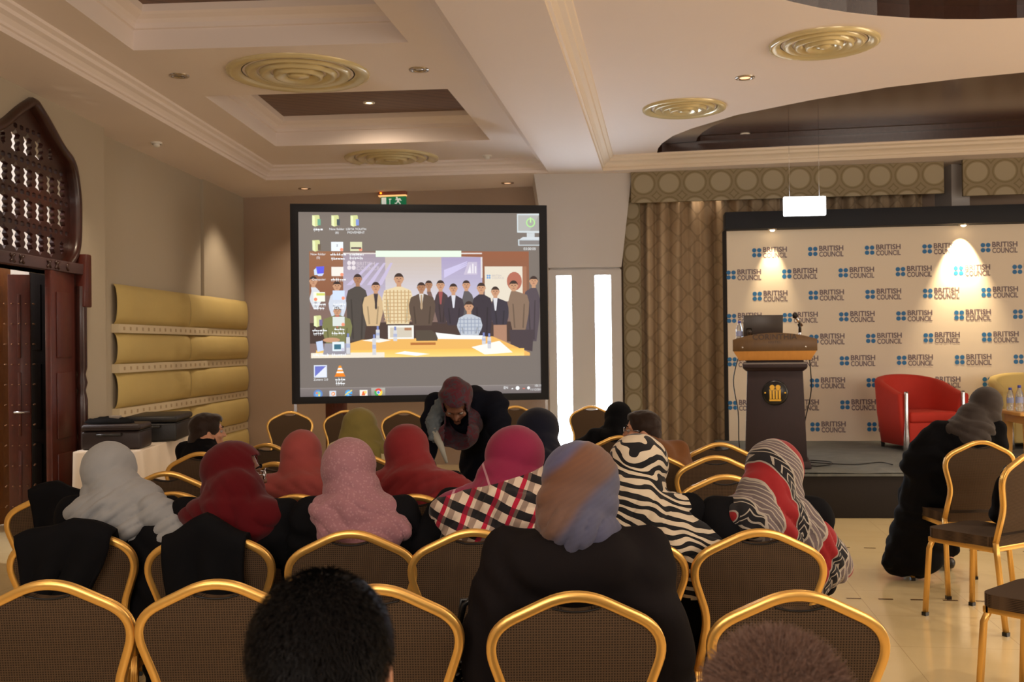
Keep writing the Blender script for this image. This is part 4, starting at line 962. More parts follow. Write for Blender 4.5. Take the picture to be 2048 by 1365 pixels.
def case(loc, rz, w, d, h, m, label):
    o = empty('equipment_case', loc, rz, label, 'case')
    mb = MB(); mb.box((-w / 2, -d / 2, 0), (w / 2, d / 2, h * .72)); mb.obj('case_body', m, parent=o, bevel=.02, seg=3)
    mb = MB(); mb.box((-w / 2 - .003, -d / 2 - .003, h * .73), (w / 2 + .003, d / 2 + .003, h)); mb.obj('case_lid', m, parent=o, bevel=.03, seg=3)
    mb = MB(); mb.tube(ease([(-.09, -d / 2 - .01, h * .62), (-.09, -d / 2 - .05, h * .60), (.09, -d / 2 - .05, h * .60), (.09, -d / 2 - .01, h * .62)], [0, .0, .0, 0]), .010, 8); mb.obj('handle', M_BLACKGLOSS, parent=o)
    mb = MB(); mb.tube([(w / 2 + .004, -d / 2, h * .72), (w / 2 + .004, d / 2, h * .72)], .005, 6); mb.obj('zip', M_DARKMETAL, parent=o)
    return o
def ease(pts, rad, seg=8):
    out = [tuple(pts[0])]
    for i in range(1, len(pts) - 1):
        a, b, c = Vector(pts[i - 1]), Vector(pts[i]), Vector(pts[i + 1]); r = rad[i]
        if r <= 0: out.append(tuple(b)); continue
        p = b + (a - b).normalized() * min(r, (a - b).length * 0.49); q = b + (c - b).normalized() * min(r, (c - b).length * 0.49)
        for k in range(seg + 1):
            t = k / seg; out.append(tuple(p.lerp(b, t).lerp(b.lerp(q, t), t)))
    out.append(tuple(pts[-1])); return out
M_CASE = mat('case_dark_brown', rgb(40, 28, 28), .45, bump=(90, .2))
case((-3.20, 8.28, .757), R(4), .46, .34, .20, M_CASE, 'dark brown equipment case at the near end of the white-clothed table')
case((-3.14, 9.1, .757), R(6), .44, .7, .22, mat('case_black', rgb(26, 26, 29), .45, bump=(90, .2)), 'black equipment case behind the brown one on the white-clothed table')
bg = empty('soft_bag', (-3.25, 8.25, .960), 0, 'crumpled black bag and straps lying on the brown case', 'bag')
rnd = random.Random(3); mb = MB(); vs = []; fs = []
for i in range(19):
    for j in range(12):
        a = 2 * PI * i / 18; t = j / 11; rr = math.sin(PI * min(t, .98) * .5 + .03)
        vs.append((.20 * math.cos(a) * rr, .12 * math.sin(a) * rr, .05 * math.cos(t * PI / 2) + .014 * noise.noise(Vector((i * .6, j * .5, 1)))))
for i in range(18):
    for j in range(11): q = i * 12 + j; fs.append((q, q + 12, q + 13, q + 1))
mb.add(vs, fs, 0, True); mb.obj('bag_body', M_BLACK, parent=bg)
mb = MB(); mb.box((.02, -.06, .035), (.10, .0, .06)); mb.obj('name_tag', mat('tag_grey', rgb(150, 140, 130), .5), parent=bg, bevel=.004)

q = at_y(673, 830, 12.6); pw = empty('wooden_pedestal', (q.x, 12.6, 0), -R(6), 'dark brown wooden pedestal standing behind the screen near the rear wall', 'pedestal')
mb = MB(); mb.box((-.11, -.10, .05), (.11, .10, 1.0)); mb.obj('column', M_WOODRED, parent=pw, bevel=.008)
mb = MB(); mb.box((-.15, -.14, 0), (.15, .14, .05)); mb.obj('base', M_WOODRED, parent=pw, bevel=.008)
mb = MB(); mb.box((-.15, -.14, 1.0), (.15, .14, 1.04)); mb.obj('top', M_WOODRED, parent=pw, bevel=.008)

# dashed inlay lines in the floor
for k, (a, b) in enumerate((((1660, 1197), (2048, 1205)), ((1650, 1095), (2048, 1104)))):
    p, q = at_z(*a, 0), at_z(*b, 0); e = (q - p).normalized(); n_ = Vector((-e.y, e.x, 0)); L = (q - p).length; mb = MB()
    s_ = -1.2
    while s_ < L + 2.5:
        c = p + e * s_; mb.add([c + n_ * -.012 + Vector((0, 0, .0012)), c + e * .085 + n_ * -.012 + Vector((0, 0, .0012)), c + e * .085 + n_ * .012 + Vector((0, 0, .0012)), c + n_ * .012 + Vector((0, 0, .0012))], [(0, 1, 2, 3)]); s_ += .185
    struct(mb.obj('trim_%d' % (k + 8), mat('dark_inlay', rgb(104, 76, 48), .2)))
# ------------------------------------------------------------------ banquet chair
def chair_proto():
    o = empty('banquet_chair', (0, 0, 0))
    yb = lambda z: -.20 - max(0, z - .47) * .17 if z > .47 else -.20 - (.47 - z) * .13
    half = [(-.188, .47), (-.160, .65), (-.226, .845), (0, .953)]
    pts = half + [(-x, z) for x, z in reversed(half[:-1])]
    path = ease(pts, [0, .05, .085, .085, .085, .05, 0], 9)
    prof = [(-1, -.7), (-.8, -1), (.8, -1), (1, -.7), (1, -.38), (.84, -.3), (.84, -.2), (1, -.12), (1, .12), (.84, .2), (.84, .3), (1, .38), (1, .7), (.8, 1), (-.8, 1), (-1, .7), (-1, .38), (-.84, .3), (-.84, .2), (-1, .12), (-1, -.12), (-.84, -.2), (-.84, -.3), (-1, -.38)]
    mb = MB(); mb.tube([(x, yb(z), z) for x, z in path], .0125, prof=[(b, a) for a, b in prof], up=(0, 1, .0)); fr = mb.obj('back_frame', M_GOLD, parent=o)
    for s in (-1, 1):
        mb = MB(); mb.tube([(s * .188, yb(.47), .475), (s * .189, yb(.40), .40), (s * .20, yb(0), .012)], .0125, prof=prof, up=(0, 1, 0)); l = mb.obj('leg', M_GOLD, parent=o)
        mb = MB(); mb.box((s * .20 - .014, yb(0) - .014, 0), (s * .20 + .014, yb(0) + .014, .02)); mb.obj('foot_cap', M_BLACKGLOSS, parent=l)
        mb = MB(); mb.tube([(s * .185, .19, .43), (s * .19, .21, .38), (s * .205, .23, .012)], .0125, prof=prof, up=(0, 1, 0)); l = mb.obj('leg', M_GOLD, parent=o)
        mb = MB(); mb.box((s * .205 - .014, .216, 0), (s * .205 + .014, .244, .02)); mb.obj('foot_cap', M_BLACKGLOSS, parent=l)
    # upholstered back: outline inside the frame with the hand-hold gap under the peak
    inn = [p for p in path if p[1] > .52]
    cx0 = sum(p[0] for p in inn) / len(inn)
    L = inset([(x, z) for x, z in inn], .010)
    L = [p for p in L if not (abs(p[0]) < .058 and p[1] > .86)]
    dip = [(-.058 + .116 * k / 12, .908 - .010 * math.sin(PI * k / 12) ** .8) for k in range(13)]
    i0 = max(i for i, p in enumerate(L) if p[0] < 0 and p[1] > .7)
    L = L[:i0 + 1] + dip + L[i0 + 1:]
    rx = (L[0][0] - .0, .525); lx = (L[-1][0], .525)
    L = [rx] + L + [lx]
    mb = MB(); mb.prism([L], lambda x, z, d: Vector((x, yb(z) - .010 + d, z)), .040)
    mb.obj('back_pad', M_WEAVE, parent=o, bevel=.007, seg=3)
    mb = MB(); mb.tube([(x, yb(z) - .010, z) for x, z in dip], .0028, 6); mb.obj('handle_rim', M_DARKMETAL, parent=o)
    mb = MB(); sp_ = ease([(-.05, -.185), (-.19, -.185), (-.215, .22), (.215, .22), (.19, -.185), (.05, -.185)], [0, .05, .08, .08, .05, 0])
    mb.prism([sp_], lambda x, y, d: Vector((x, y, .445 + d)), .055); mb.obj('seat', M_WEAVE, parent=o, bevel=.018, seg=3)
    mb = MB(); mb.box((-.185, -.19, .42), (.185, -.165, .447)); mb.box((-.2, .185, .42), (.2, .21, .447)); mb.box((-.2, -.19, .42), (-.178, .2, .447)); mb.box((.178, -.19, .42), (.2, .2, .447))
    mb.obj('seat_frame', M_GOLD, parent=o, bevel=.003)
    return o
PROTO = chair_proto(); used = [False]
# u, v of the peak of the backrest, turn, label, group
def chair(u, v, rz, label, group='gold-framed banquet chairs set out for the audience', y=None):
    p = at_z(u, v, .945)
    if y is not None: p = Vector((p.x / p.y * y, y, 0))
    a = R(rz); loc = Vector((p.x - math.sin(a) * .283, p.y + math.cos(a) * .283, 0))
    if used[0]: o = copy_tree(PROTO)
    else: o = PROTO; used[0] = True
    o.location = loc; o.rotation_euler = (0, 0, a); tag(o, label, 'chair', group); return o
F = chair(95, 1163, 1, 'empty front chair at the bottom left corner, cut by the left edge')
chair(432, 1162, 0, 'empty front chair just left of the man with short black hair')
chair(752, 1172, -2, 'front chair mostly hidden by the head of the man with short black hair')
c_blue = chair(1152, 1186, 0, 'front chair whose sitter wears the blue and brown headscarf')
chair(1598, 1184, -3, 'empty front chair behind the curly reddish-brown head')
c_grey = chair(140, 1052, 4, 'chair draped with a black coat behind the light grey headscarf')
c_dred = chair(415, 1058, 0, 'chair with a dark jacket over its back behind the dark red headscarf')
c_pink = chair(700, 1063, 1, 'chair behind the woman in the pink headscarf')
c_plaid = chair(947, 1060, 0, 'chair behind the woman in the magenta checked shawl')
c_zeb = chair(1243, 1062, 0, 'chair of the woman in the zebra shawl, only its right shoulder showing')
c_rb = chair(1520, 1060, 0, 'chair behind the woman in the red and black leaf-print headscarf')
c_l3 = chair(112, 985, 6, 'chair at the left by the doorway, half hidden under a black coat')
chair(345, 985, 0, 'empty chair between the light grey and the dark red headscarves, the nearer of two')
c_coral = chair(592, 990, 0, 'chair behind the woman in the coral headscarf')
c_crim = chair(828, 990, -2, 'chair behind the woman in the crimson headscarf')
chair(1462, 1001, -2, 'empty chair directly left of the leaf-print headscarf, nearest of the four in line')
chair(332, 944, 2, 'empty chair in front of the white-clothed table, the farther of two')
chair(1452, 950, -2, 'empty chair right of the zebra shawl, second of the four in line')
chair(1432, 912, -3, 'empty chair right of the brown jacket, third of the four in line')
chair(1440, 886, -6, 'empty chair in front of the curtain, farthest of the four in line')
c_navy = chair(1075, 948, 0, 'chair of the woman in the dark navy headscarf, hidden behind other heads')
chair(548, 925, -18, 'turned chair beside the coral headscarf, seen between heads')
chair(532, 888, -12, 'empty chair behind the dark red headscarf, higher in the picture')
c_olive = chair(727, 910, 0, 'chair of the woman in the olive headscarf')
c_jack = chair(1300, 905, -8, 'chair of the person in the brown jacket beside the curtain')
c_blk = chair(1240, 872, -4, 'chair of the person in black leaning near the slit windows')
c_hair = chair(400, 905, -4, 'chair of the woman with short dark hair beside the table')
G2 = 'chairs standing around the tables below the projection screen'
chair(580, 823, 188, 'chair facing the camera under the left end of the screen', G2)
chair(692, 821, 186, 'chair facing the camera behind the olive headscarf', G2)
chair(808, 822, 186, 'chair facing the camera left of the woman bending over', G2)
chair(1030, 812, 184, 'chair below the right end of the screen, mostly hidden by the navy headscarf', G2)
chair(1182, 812, 175, 'chair standing in front of the slit windows', G2)
G3 = 'chairs at the tables on the right side of the hall'
c_r1 = chair(1962, 882, 2, 'chair of the woman in the long black coat, right side of the hall', G3)
chair(2062, 906, 30, 'chair turned to the right with a black bag on its seat, at the right edge', G3)
chair(2262, 985, 40, 'chair cut by the right edge, only one leg in view', G3)
def plain_chair(x, y, rz, label):
    o = copy_tree(PROTO); o.location = (x, y, 0); o.rotation_euler = (0, 0, R(rz)); tag(o, label, 'chair', 'gold-framed banquet chairs set out for the audience'); return o

# ------------------------------------------------------------------ organic shapes
def blob(prims, voxel=.012, smooth=3, disp=None, keep=None):
    bm = bmesh.new()
    for p in prims:
        if p[0] == 'e':
            _, c, r = p[:3]; rot = p[3] if len(p) > 3 else None
            M = Matrix.Translation(c) @ ((rot.to_4x4() if rot is not None else Matrix.Identity(4)) @ Matrix.Diagonal((r[0], r[1], r[2], 1)))
            bmesh.ops.create_icosphere(bm, subdivisions=3, radius=1, matrix=M)
        else:
            _, a, ra, b, rb = p[:5]; a = Vector(a); b = Vector(b); d = b - a; L = d.length
            q = d.to_track_quat('Z', 'Y').to_matrix().to_4x4(); M = Matrix.Translation(a) @ q; fl = p[5] if len(p) > 5 else 1.0
            seg = 14; rings = []
            def ring(z, r): return [bm.verts.new(M @ Vector((r * math.cos(2 * PI * k / seg), fl * r * math.sin(2 * PI * k / seg), z))) for k in range(seg)]
            for k in range(1, 5): t = -PI / 2 + k * PI / 2 / 4; rings.append(ring(ra * math.sin(t), ra * math.cos(t)))
            for k in range(1, 4): rings.append(ring(L * k / 4, ra + (rb - ra) * k / 4))
            for k in range(0, 4): t = k * PI / 2 / 4; rings.append(ring(L + rb * math.sin(t), rb * math.cos(t)))
            for i in range(len(rings) - 1):
                for k in range(seg): bm.faces.new((rings[i][k], rings[i][(k + 1) % seg], rings[i + 1][(k + 1) % seg], rings[i + 1][k]))
            bm.faces.new(list(reversed(rings[0]))); bm.faces.new(rings[-1])
    me = bpy.data.meshes.new('tmp'); bm.to_mesh(me); bm.free()
    o = bpy.data.objects.new('tmp', me); COL.objects.link(o)
    md = o.modifiers.new('r', 'REMESH'); md.mode = 'VOXEL'; md.voxel_size = voxel
    dg = bpy.context.evaluated_depsgraph_get(); dg.update()
    out = bpy.data.meshes.new_from_object(o.evaluated_get(dg)); bpy.data.objects.remove(o); bpy.data.meshes.remove(me)
    n = len(out.vertices); co = np.empty(n * 3); out.vertices.foreach_get('co', co); co = co.reshape(n, 3)
    ed = np.empty(len(out.edges) * 2, dtype=np.int64); out.edges.foreach_get('vertices', ed); ed = ed.reshape(-1, 2)
    deg = np.bincount(ed.ravel(), minlength=n).astype(float)[:, None]; deg[deg == 0] = 1
    def relax(co, k, f=.6):
        for _ in range(k):
            acc = np.zeros_like(co); np.add.at(acc, ed[:, 0], co[ed[:, 1]]); np.add.at(acc, ed[:, 1], co[ed[:, 0]])
            co = co + (acc / deg - co) * f
        return co
    co = relax(co, smooth)
    out.vertices.foreach_set('co', co.ravel()); out.update()
    if disp is not None:
        nr = np.empty(n * 3); out.vertices.foreach_get('normal', nr); nr = nr.reshape(n, 3)
        co = co + nr * disp(co)[:, None]; out.vertices.foreach_set('co', co.ravel()); out.update()
    if keep is not None:
        m = keep(co); bm = bmesh.new(); bm.from_mesh(out); bm.verts.ensure_lookup_table()
        bmesh.ops.delete(bm, geom=[v for v in bm.verts if not m[v.index]], context='VERTS'); bm.to_mesh(out); bm.free()
    for p in out.polygons: p.use_smooth = True
    return out
def nz(co, s, seed=0.0):
    return np.array([noise.noise(Vector((x * s + seed, y * s + seed * 1.7, z * s - seed))) for x, y, z in co])
def smst(a, b, x): t = np.clip((x - a) / (b - a), 0, 1); return t * t * (3 - 2 * t)
def mobj(name, me, m, parent): 
    me.materials.clear(); me.materials.append(m); return link(name, me, parent)

# ------------------------------------------------------------------ cloth patterns
def cloth(name, col, dark=.8, sheen=.12, scale=60, rough=.85):
    if name in MATS: return MATS[name]
    m = bpy.data.materials.new(name); MATS[name] = m; t = NT(m); v = t.obj()
    n = t.noise(v, 7, 3); t.color(t.mix(n, col, tuple(x * dark for x in col[:3]) + (1,)))
    t.b.inputs['Roughness'].default_value = rough; t.b.inputs['Sheen Weight'].default_value = sheen; t.b.inputs['Specular IOR Level'].default_value = .1 if sum(col[:3]) < .1 else .25
    t.bump(t.noise(v, scale, 2), .15, .003); return m
def pattern(name, fn, rough=.8):
    m = bpy.data.materials.new(name); MATS[name] = m; t = NT(m); v = t.obj(); t.color(fn(t, v)); t.b.inputs['Roughness'].default_value = rough
    t.b.inputs['Sheen Weight'].default_value = .15; t.b.inputs['Specular IOR Level'].default_value = .25; return m
def f_zebra(t, v):
    X, Y, Z = t.xyz(v); n1 = t.noise(v, 5.5, 1.5, dist=.5); n2 = t.noise(v, 13, 1.0)
    ph = t.m('ADD', t.m('ADD', t.m('MULTIPLY', Z, 205), t.m('MULTIPLY', X, 60)), t.m('MULTIPLY', n1, 34)); f = t.m('ADD', t.m('SINE', ph), t.m('MULTIPLY', n2, 2.4))
    return t.mix(t.m('GREATER_THAN', f, 1.15), rgb(18, 18, 22), rgb(206, 192, 168))
    w = t.n('ShaderNodeTexWave', i_Scale=8.5, i_Distortion=9.0, i_Detail=2.0, i_Detail_Scale=1.1)
    w.bands_direction = 'Z'; mp = t.n('ShaderNodeMapping'); mp.inputs['Rotation'].default_value = (0, R(16), 0); t.t.links.new(v, mp.inputs[0]); t.t.links.new(mp.outputs[0], w.inputs['Vector'])
    return t.ramp(w.outputs['Fac'], [(0, rgb(18, 18, 22)), (.52, rgb(212, 196, 172))])
def f_plaid(t, v):
    mp = t.n('ShaderNodeMapping'); mp.inputs['Rotation'].default_value = (0, R(-24), 0); t.t.links.new(v, mp.inputs[0]); X, Y, Z = t.xyz(mp.outputs[0])
    X0, Y0, Z0 = t.xyz(v)
    dz = t.m('MULTIPLY', t.noise(v, 5, 2), .03)
    fx = t.m('FRACT', t.m('MULTIPLY', t.m('ADD', X, dz), 1 / .072)); fz = t.m('FRACT', t.m('MULTIPLY', t.m('ADD', Z, dz), 1 / .062))
    c = t.ramp(fx, [(0, rgb(206, 188, 168)), (.34, rgb(176, 24, 56)), (.56, rgb(206, 188, 168)), (.72, rgb(150, 130, 116))])
    bl = t.m('LESS_THAN', fz, .46)
    dk = t.ramp(fx, [(0, rgb(20, 18, 22)), (.34, rgb(120, 14, 40)), (.56, rgb(96, 82, 74)), (.72, rgb(20, 18, 22))])
    c = t.mix(bl, c, dk)
    a = t.m('ABSOLUTE', t.m('ADD', t.m('ADD', X0, t.m('MULTIPLY', Z0, .35)), -.36)); ln = t.m('LESS_THAN', a, .004)
    a2 = t.m('ABSOLUTE', t.m('ADD', t.m('ADD', X0, t.m('MULTIPLY', Z0, -.5)), .66)); ln = t.m('MAXIMUM', ln, t.m('LESS_THAN', a2, .004))
    head = t.mix(ln, rgb(126, 26, 62), rgb(176, 130, 140))
    up = t.m('GREATER_THAN', t.m('ADD', Z0, t.m('MULTIPLY', X0, -.25)), 1.075)
    return t.mix(up, c, head)
def f_leaf(t, v):
    n = t.noise(v, 3.5, 2, dist=.6); X, Y, Z = t.xyz(v)
    q = t.m('ADD', t.m('ADD', t.m('MULTIPLY', X, 5.2), t.m('MULTIPLY', Y, 2.5)), t.m('MULTIPLY', t.m('SINE', t.m('MULTIPLY', Z, 11)), .28)); q = t.m('ADD', q, t.m('MULTIPLY', n, .7)); f = t.m('FRACT', q)
    c = t.ramp(f, [(0, rgb(140, 26, 30)), (.34, rgb(150, 140, 130)), (.37, rgb(26, 24, 28)), (.60, rgb(164, 154, 140)), (.64, rgb(104, 92, 92)), (.95, rgb(164, 154, 140))])
    w = t.m('SINE', t.m('ADD', t.m('MULTIPLY', Z, 230), t.m('MULTIPLY', t.m('ABSOLUTE', t.m('SUBTRACT', f, .5)), 60)))
    ln = t.m('MULTIPLY', t.m('GREATER_THAN', w, .72), t.m('GREATER_THAN', f, .40))
    return t.mix(ln, c, rgb(164, 154, 140))
def f_band(t, v):
    X, Y, Z = t.xyz(v); n = t.noise(v, 3, 2)
    q = t.m('ADD', t.m('ADD', t.m('MULTIPLY', X, 2.2), t.m('MULTIPLY', Z, -2.4)), t.m('ADD', 3.06, t.m('MULTIPLY', n, .25)))
    st = t.m('SINE', t.m('MULTIPLY', t.m('ADD', Z, t.m('MULTIPLY', X, -.55)), 420))
    c = t.ramp(q, [(0, rgb(90, 90, 122)), (.16, rgb(86, 86, 118)), (.24, rgb(112, 76, 56)), (.5, rgb(104, 78, 66)), (.60, rgb(78, 80, 102)), (1, rgb(72, 74, 100))], 'EASE')
    return t.mix(t.m('MULTIPLY_ADD', st, .05, .07), c, rgb(60, 50, 60))
def f_pink(t, v):
    vo = t.n('ShaderNodeTexVoronoi', i_Scale=95.0); t.t.links.new(v, vo.inputs['Vector'])
    return t.mix(t.m('LESS_THAN', vo.outputs['Distance'], .34), rgb(150, 106, 114), rgb(164, 122, 128))
def f_dots(t, v):
    n = t.noise(v, 26, 3, dist=1.0); return t.ramp(n, [(0, rgb(38, 38, 46)), (.44, rgb(86, 26, 38)), (.54, rgb(56, 58, 66)), (.6, rgb(78, 24, 34)), (.68, rgb(48, 46, 56))], 'LINEAR')
CM = dict(grey=cloth('light_grey_scarf', rgb(152, 153, 154)), dred=cloth('dark_red_scarf', rgb(84, 10, 18)), coral=cloth('coral_scarf', rgb(148, 66, 62)),
          crim=cloth('crimson_scarf', rgb(124, 30, 34)), olive=cloth('olive_scarf', rgb(138, 124, 66)), navy=cloth('navy_scarf', rgb(20, 22, 36)),
          blackc=cloth('black_cloth', rgb(15, 15, 18), sheen=.0), coat=cloth('brown_black_coat', rgb(24, 20, 21), sheen=.0), brown=cloth('brown_jacket', rgb(120, 76, 40)), cream=cloth('cream_blouse', rgb(206, 192, 150)),
          taupe=cloth('taupe_scarf', rgb(62, 54, 50)), navyc=cloth('dark_navy_jacket', rgb(18, 20, 30), sheen=.0), beigebrown=cloth('scarf_end', rgb(120, 100, 90)),
          zebra=pattern('zebra_print', f_zebra), plaid=pattern('checked_shawl', f_plaid), leaf=pattern('leaf_print', f_leaf), band=pattern('blue_brown_scarf', f_band), pink=pattern('pink_dotted_scarf', f_pink), dots=pattern('patterned_red_grey_scarf', f_dots))
M_HAIR = cloth('black_hair', rgb(15, 13, 13), sheen=.0, scale=300, rough=.5); M_HAIRB = cloth('dark_brown_hair', rgb(46, 32, 24), sheen=.2, scale=300, rough=.5)
M_HAIRR = cloth('curly_brown_hair', rgb(112, 84, 70), sheen=.1, scale=300, rough=.5)

# ------------------------------------------------------------------ people
def head_prims(C, Q, k=1.0):
    def e(c, r, rot=None): return ('e', C + Q @ (Vector(c) * k), tuple(x * k for x in r), Q if rot is None else Q @ rot)
    def c(a, ra, b, rb): return ('c', C + Q @ (Vector(a) * k), ra * k, C + Q @ (Vector(b) * k), rb * k)
    return [e((0, -.008, .025), (.074, .094, .092)), e((0, .025, -.045), (.056, .066, .066)), c((0, .088, .012), .008, (0, .108, -.022), .0125), c((-.016, .092, -.026), .008, (.016, .092, -.026), .008),
            e((0, .078, .026), (.052, .018, .012)), e((0, .080, -.098), (.022, .018, .018)), e((0, .088, -.056), (.026, .011, .006)), e((0, .086, -.067), (.022, .011, .007)),
            e((-.036, .070, -.020), (.022, .02, .02)), e((.036, .070, -.020), (.022, .02, .02)), e((-.078, -.008, -.004), (.009, .02, .03)), e((.078, -.008, -.004), (.009, .02, .03))]
def hand_prims(w, d, side, curl=.5):
    """palm, four curled fingers and a thumb; w wrist, d direction the hand points"""
    w = Vector(w); d = Vector(d).normalized(); s = d.cross(Vector((0, 0, 1))).normalized(); u = s.cross(d)
    out = [('c', w, .026, w + d * .045, .030, .8), ('c', w + d * .03 - s * .022, .018, w + d * .075 - s * .025, .014), ('c', w + d * .03 + s * .022, .018, w + d * .075 + s * .025, .014)]
    for i, (o_, L) in enumerate(((-.033, .062), (-.011, .075), (.012, .072), (.034, .055))):
        a = w + d * .082 + s * o_; b = a + (d * math.cos(curl * .7) - u * math.sin(curl * .7)) * L * .45; c = b + (d * math.cos(curl * 1.8) - u * math.sin(curl * 1.8)) * L * .32; e = c + (d * math.cos(curl * 2.6) - u * math.sin(curl * 2.6)) * L * .26
        out += [('c', a, .0098, b, .0092), ('c', b, .0092, c, .0086), ('c', c, .0086, e, .0078)]
    t = w + d * .02 + s * side * .028; t2 = t + (d * .6 + s * side * .8).normalized() * .035; out += [('c', t, .013, t2, .011), ('c', t2, .011, t2 + (d * .9 + s * side * .3 - u * .2).normalized() * .03, .009)]
    return out
def person(x, y, rz, top, label, scarf=None, garment='blackc', skin=M_SKIN, hx=0.0, hy=.02, hyaw=0, hpitch=0, hroll=0, hair=None, scarf_w=1.0, wide=1.0, extra_s=(), extra_g=(), glasses=False,
           shoulder=None, voxel=.0115, drape=1.0, foldK=70, foldX=40, foldA=.006, seed=0.0, k=.98, face=True, hands=True, group=None, hem=None):
    o = empty('person', (x, y, 0), R(rz), label, 'person', group)
    f = (top - .46) / .80; sz = lambda z: .46 + (z - .46) * f
    C = Vector((hx, hy, top - .125)); Q = Euler((R(hpitch), R(hroll), R(hyaw)), 'ZXY').to_matrix() if 0 else (Matrix.Rotation(R(hyaw), 3, 'Z') @ Matrix.Rotation(R(hroll), 3, 'Y') @ Matrix.Rotation(R(hpitch), 3, 'X'))
    SH = shoulder if shoulder is not None else sz(1.005); sx = hx * .45; NB = Vector((hx * .6, hy * .4 - .03, SH + .045)); W = wide
    sh = lambda s: Vector((sx + s * .165 * W, -.055 + hy * .4, SH - .01)); el = lambda s: Vector((sx * .7 + s * .225 * W, .01, sz(.73))); wr = lambda s: Vector((s * .09, .23, sz(.62)))
    core = lambda g: [('c', (0, -.03, .55), .13 * g, (sx * .4, -.07, sz(.74)), .115 * g, 1), ('e', (sx * .8, -.06 + hy * .3, sz(.90)), (.165 * g * W, .115 * g, .16 * g)), ('c', sh(-1), .058 * g, sh(1), .058 * g), ('e', (0, -.02, .56), (.185 * g * W, .145 * g, .10 * g))]
    limbs = lambda g: [p for s in (-1, 1) for p in (('c', sh(s), .056 * g, el(s), .048 * g), ('c', el(s), .046 * g, wr(s), .032 * g), ('c', (s * .09, .0, .555), .088 * g, (s * .11, .40, .53), .066 * g), ('c', (s * .11, .41, .50), .062 * g, (s * .12, .42, .12), .042 * g))]
    bp = core(.80) + limbs(.72) + [('c', C + Q @ Vector((0, -.015, -.06)), .052, NB, .058)] + head_prims(C, Q, k)
    if hands:
        for s in (-1, 1): bp += hand_prims(wr(s), Vector((-s * .35, .8, -.35)), -s)
    for s in (-1, 1): bp += [('c', (s * .12, .41, .07), .036, (s * .13, .55, .035), .028)]
    mobj('body', blob(bp, .0085 if face else .011, 1), skin, o)
    if face:
        for s in (-1, 1):
            mb = MB(); c = C + Q @ (Vector((s * .031, .079, .006)) * k); mb.lathe([(.0001, -.011), (.008, -.008), (.0115, 0), (.008, .008), (.0001, .011)], c=c, seg=14, mi=0)
            c2 = C + Q @ (Vector((s * .031, .0875, .006)) * k); mb.lathe([(.0001, -.0045), (.0045, 0), (.0001, .0045)], c=c2, seg=12, mi=1); mb.obj('eye', M_EYE, M_IRIS, parent=o)
            mb = MB(); mb.tube([C + Q @ (Vector((s * a, b, c_)) * k) for a, b, c_ in ((.014, .096, .030), (.032, .093, .036), (.050, .080, .030))], [.003, .0038, .002], 6); mb.obj('eyebrow', M_HAIR, parent=o)
    # garment
    gp = core(1.0) + limbs(1.0)[:0]
    for s in (-1, 1):
        gp += [('c', sh(s), .064, el(s), .055), ('c', el(s), .054, wr(s) - Vector((-s * .01, .02, -.004)), .042), ('c', (s * .09, .0, .56), .095, (s * .12, .41, .535), .078), ('c', (s * .12, .42, .50), .074, (s * .13, .43, .13), .068)]
    gp += [('c', (0, .1, .56), .08, (0, .40, .53), .07), ('c', (0, .42, .48), .07, (0, .43, .16), .075), ('c', NB + Vector((0, 0, .0)), .062, (sx, -.05, SH - .03), .10)] + list(extra_g)
    dg_ = lambda co: .007 * np.sin(co[:, 2] * 46 + 26 * co[:, 0] + 7 * nz(co, 5, seed)) * smst(1.15, .8, co[:, 2]) + .006 * nz(co, 9, seed + 3)
    mobj('dress' if scarf else 'jacket', blob(gp, .016, 3, dg_), CM[garment], o)
    for s in (-1, 1):
        mb = MB(); me = blob([('c', (s * .12, .40, .052), .044, (s * .135, .56, .038), .034), ('e', (s * .13, .49, .022), (.042, .12, .02))], .010, 2, keep=None); mobj('shoe', me, M_SHOE, o)
    def hl(co): return (np.array(Q.transposed()) @ (co - np.array(C)).T).T
    if scarf:
        e = lambda c, r: ('e', C + Q @ Vector(c), r, Q)
        w = scarf_w; SD = SH - .01 if drape >= .7 else SH + .05
        spm = [e((0, -.010, .022), (.094 * w, .112, .103)), e((0, -.030, -.055), (.086 * w, .088, .090)), e((0, .02, -.075), (.072 * w, .078, .07)), ('c', C + Q @ Vector((0, -.022, -.085)), .082 * w, NB + Vector((0, -.012, .01)), .098 * w),
               ('c', NB + Vector((0, -.01, 0)), .10 * w, Vector((sx, -.055, SD)), .13 * drape), ('e', (sx, -.06, SD), (.175 * drape * W * (1 if drape >= .7 else .8), .12, .078)), ('e', (sx, -.125 + (.06 if drape < .7 else 0), SH - .06 + (.05 if drape < .7 else 0)), (.13 * drape, .055, .11 * drape)), ('e', (sx, .05, SH - .03), (.12, .08, .10))] + list(extra_s)
        def ds(co):
            h = hl(co); lower = smst(.03, -.16, h[:, 2]); n1 = nz(co, 4.5, seed); n2 = nz(co, 11, seed + 5)
            ph = (co[:, 2] * foldK + co[:, 0] * foldX + co[:, 1] * 12) * 2.1 + n1 * 10
            s_ = np.abs(np.sin(ph * .5)); r = (s_ ** .45 - .72) * 2.2
            return foldA * .75 * (.25 + 1.0 * lower) * r + .0065 * lower * np.sin(ph * .43 + 4 * n2) + .004 * n1 * (1 + lower)
        def ks(co):
            h = hl(co); hole = (h[:, 1] > .052) & (np.abs(h[:, 0]) < .066 - .25 * np.clip(h[:, 2] - .03, 0, .1)) & (h[:, 2] > -.112) & (h[:, 2] < .072)
            m_ = ~hole
            if hem: m_ &= co[:, 2] > hem[0] + hem[1] * co[:, 0] + .008 * np.sin(co[:, 0] * 34 + seed) + .05 * smst(.0, .12, co[:, 1])
            return m_
        so = mobj('headscarf', blob(spm, voxel, 3, ds, ks), CM[scarf], o)
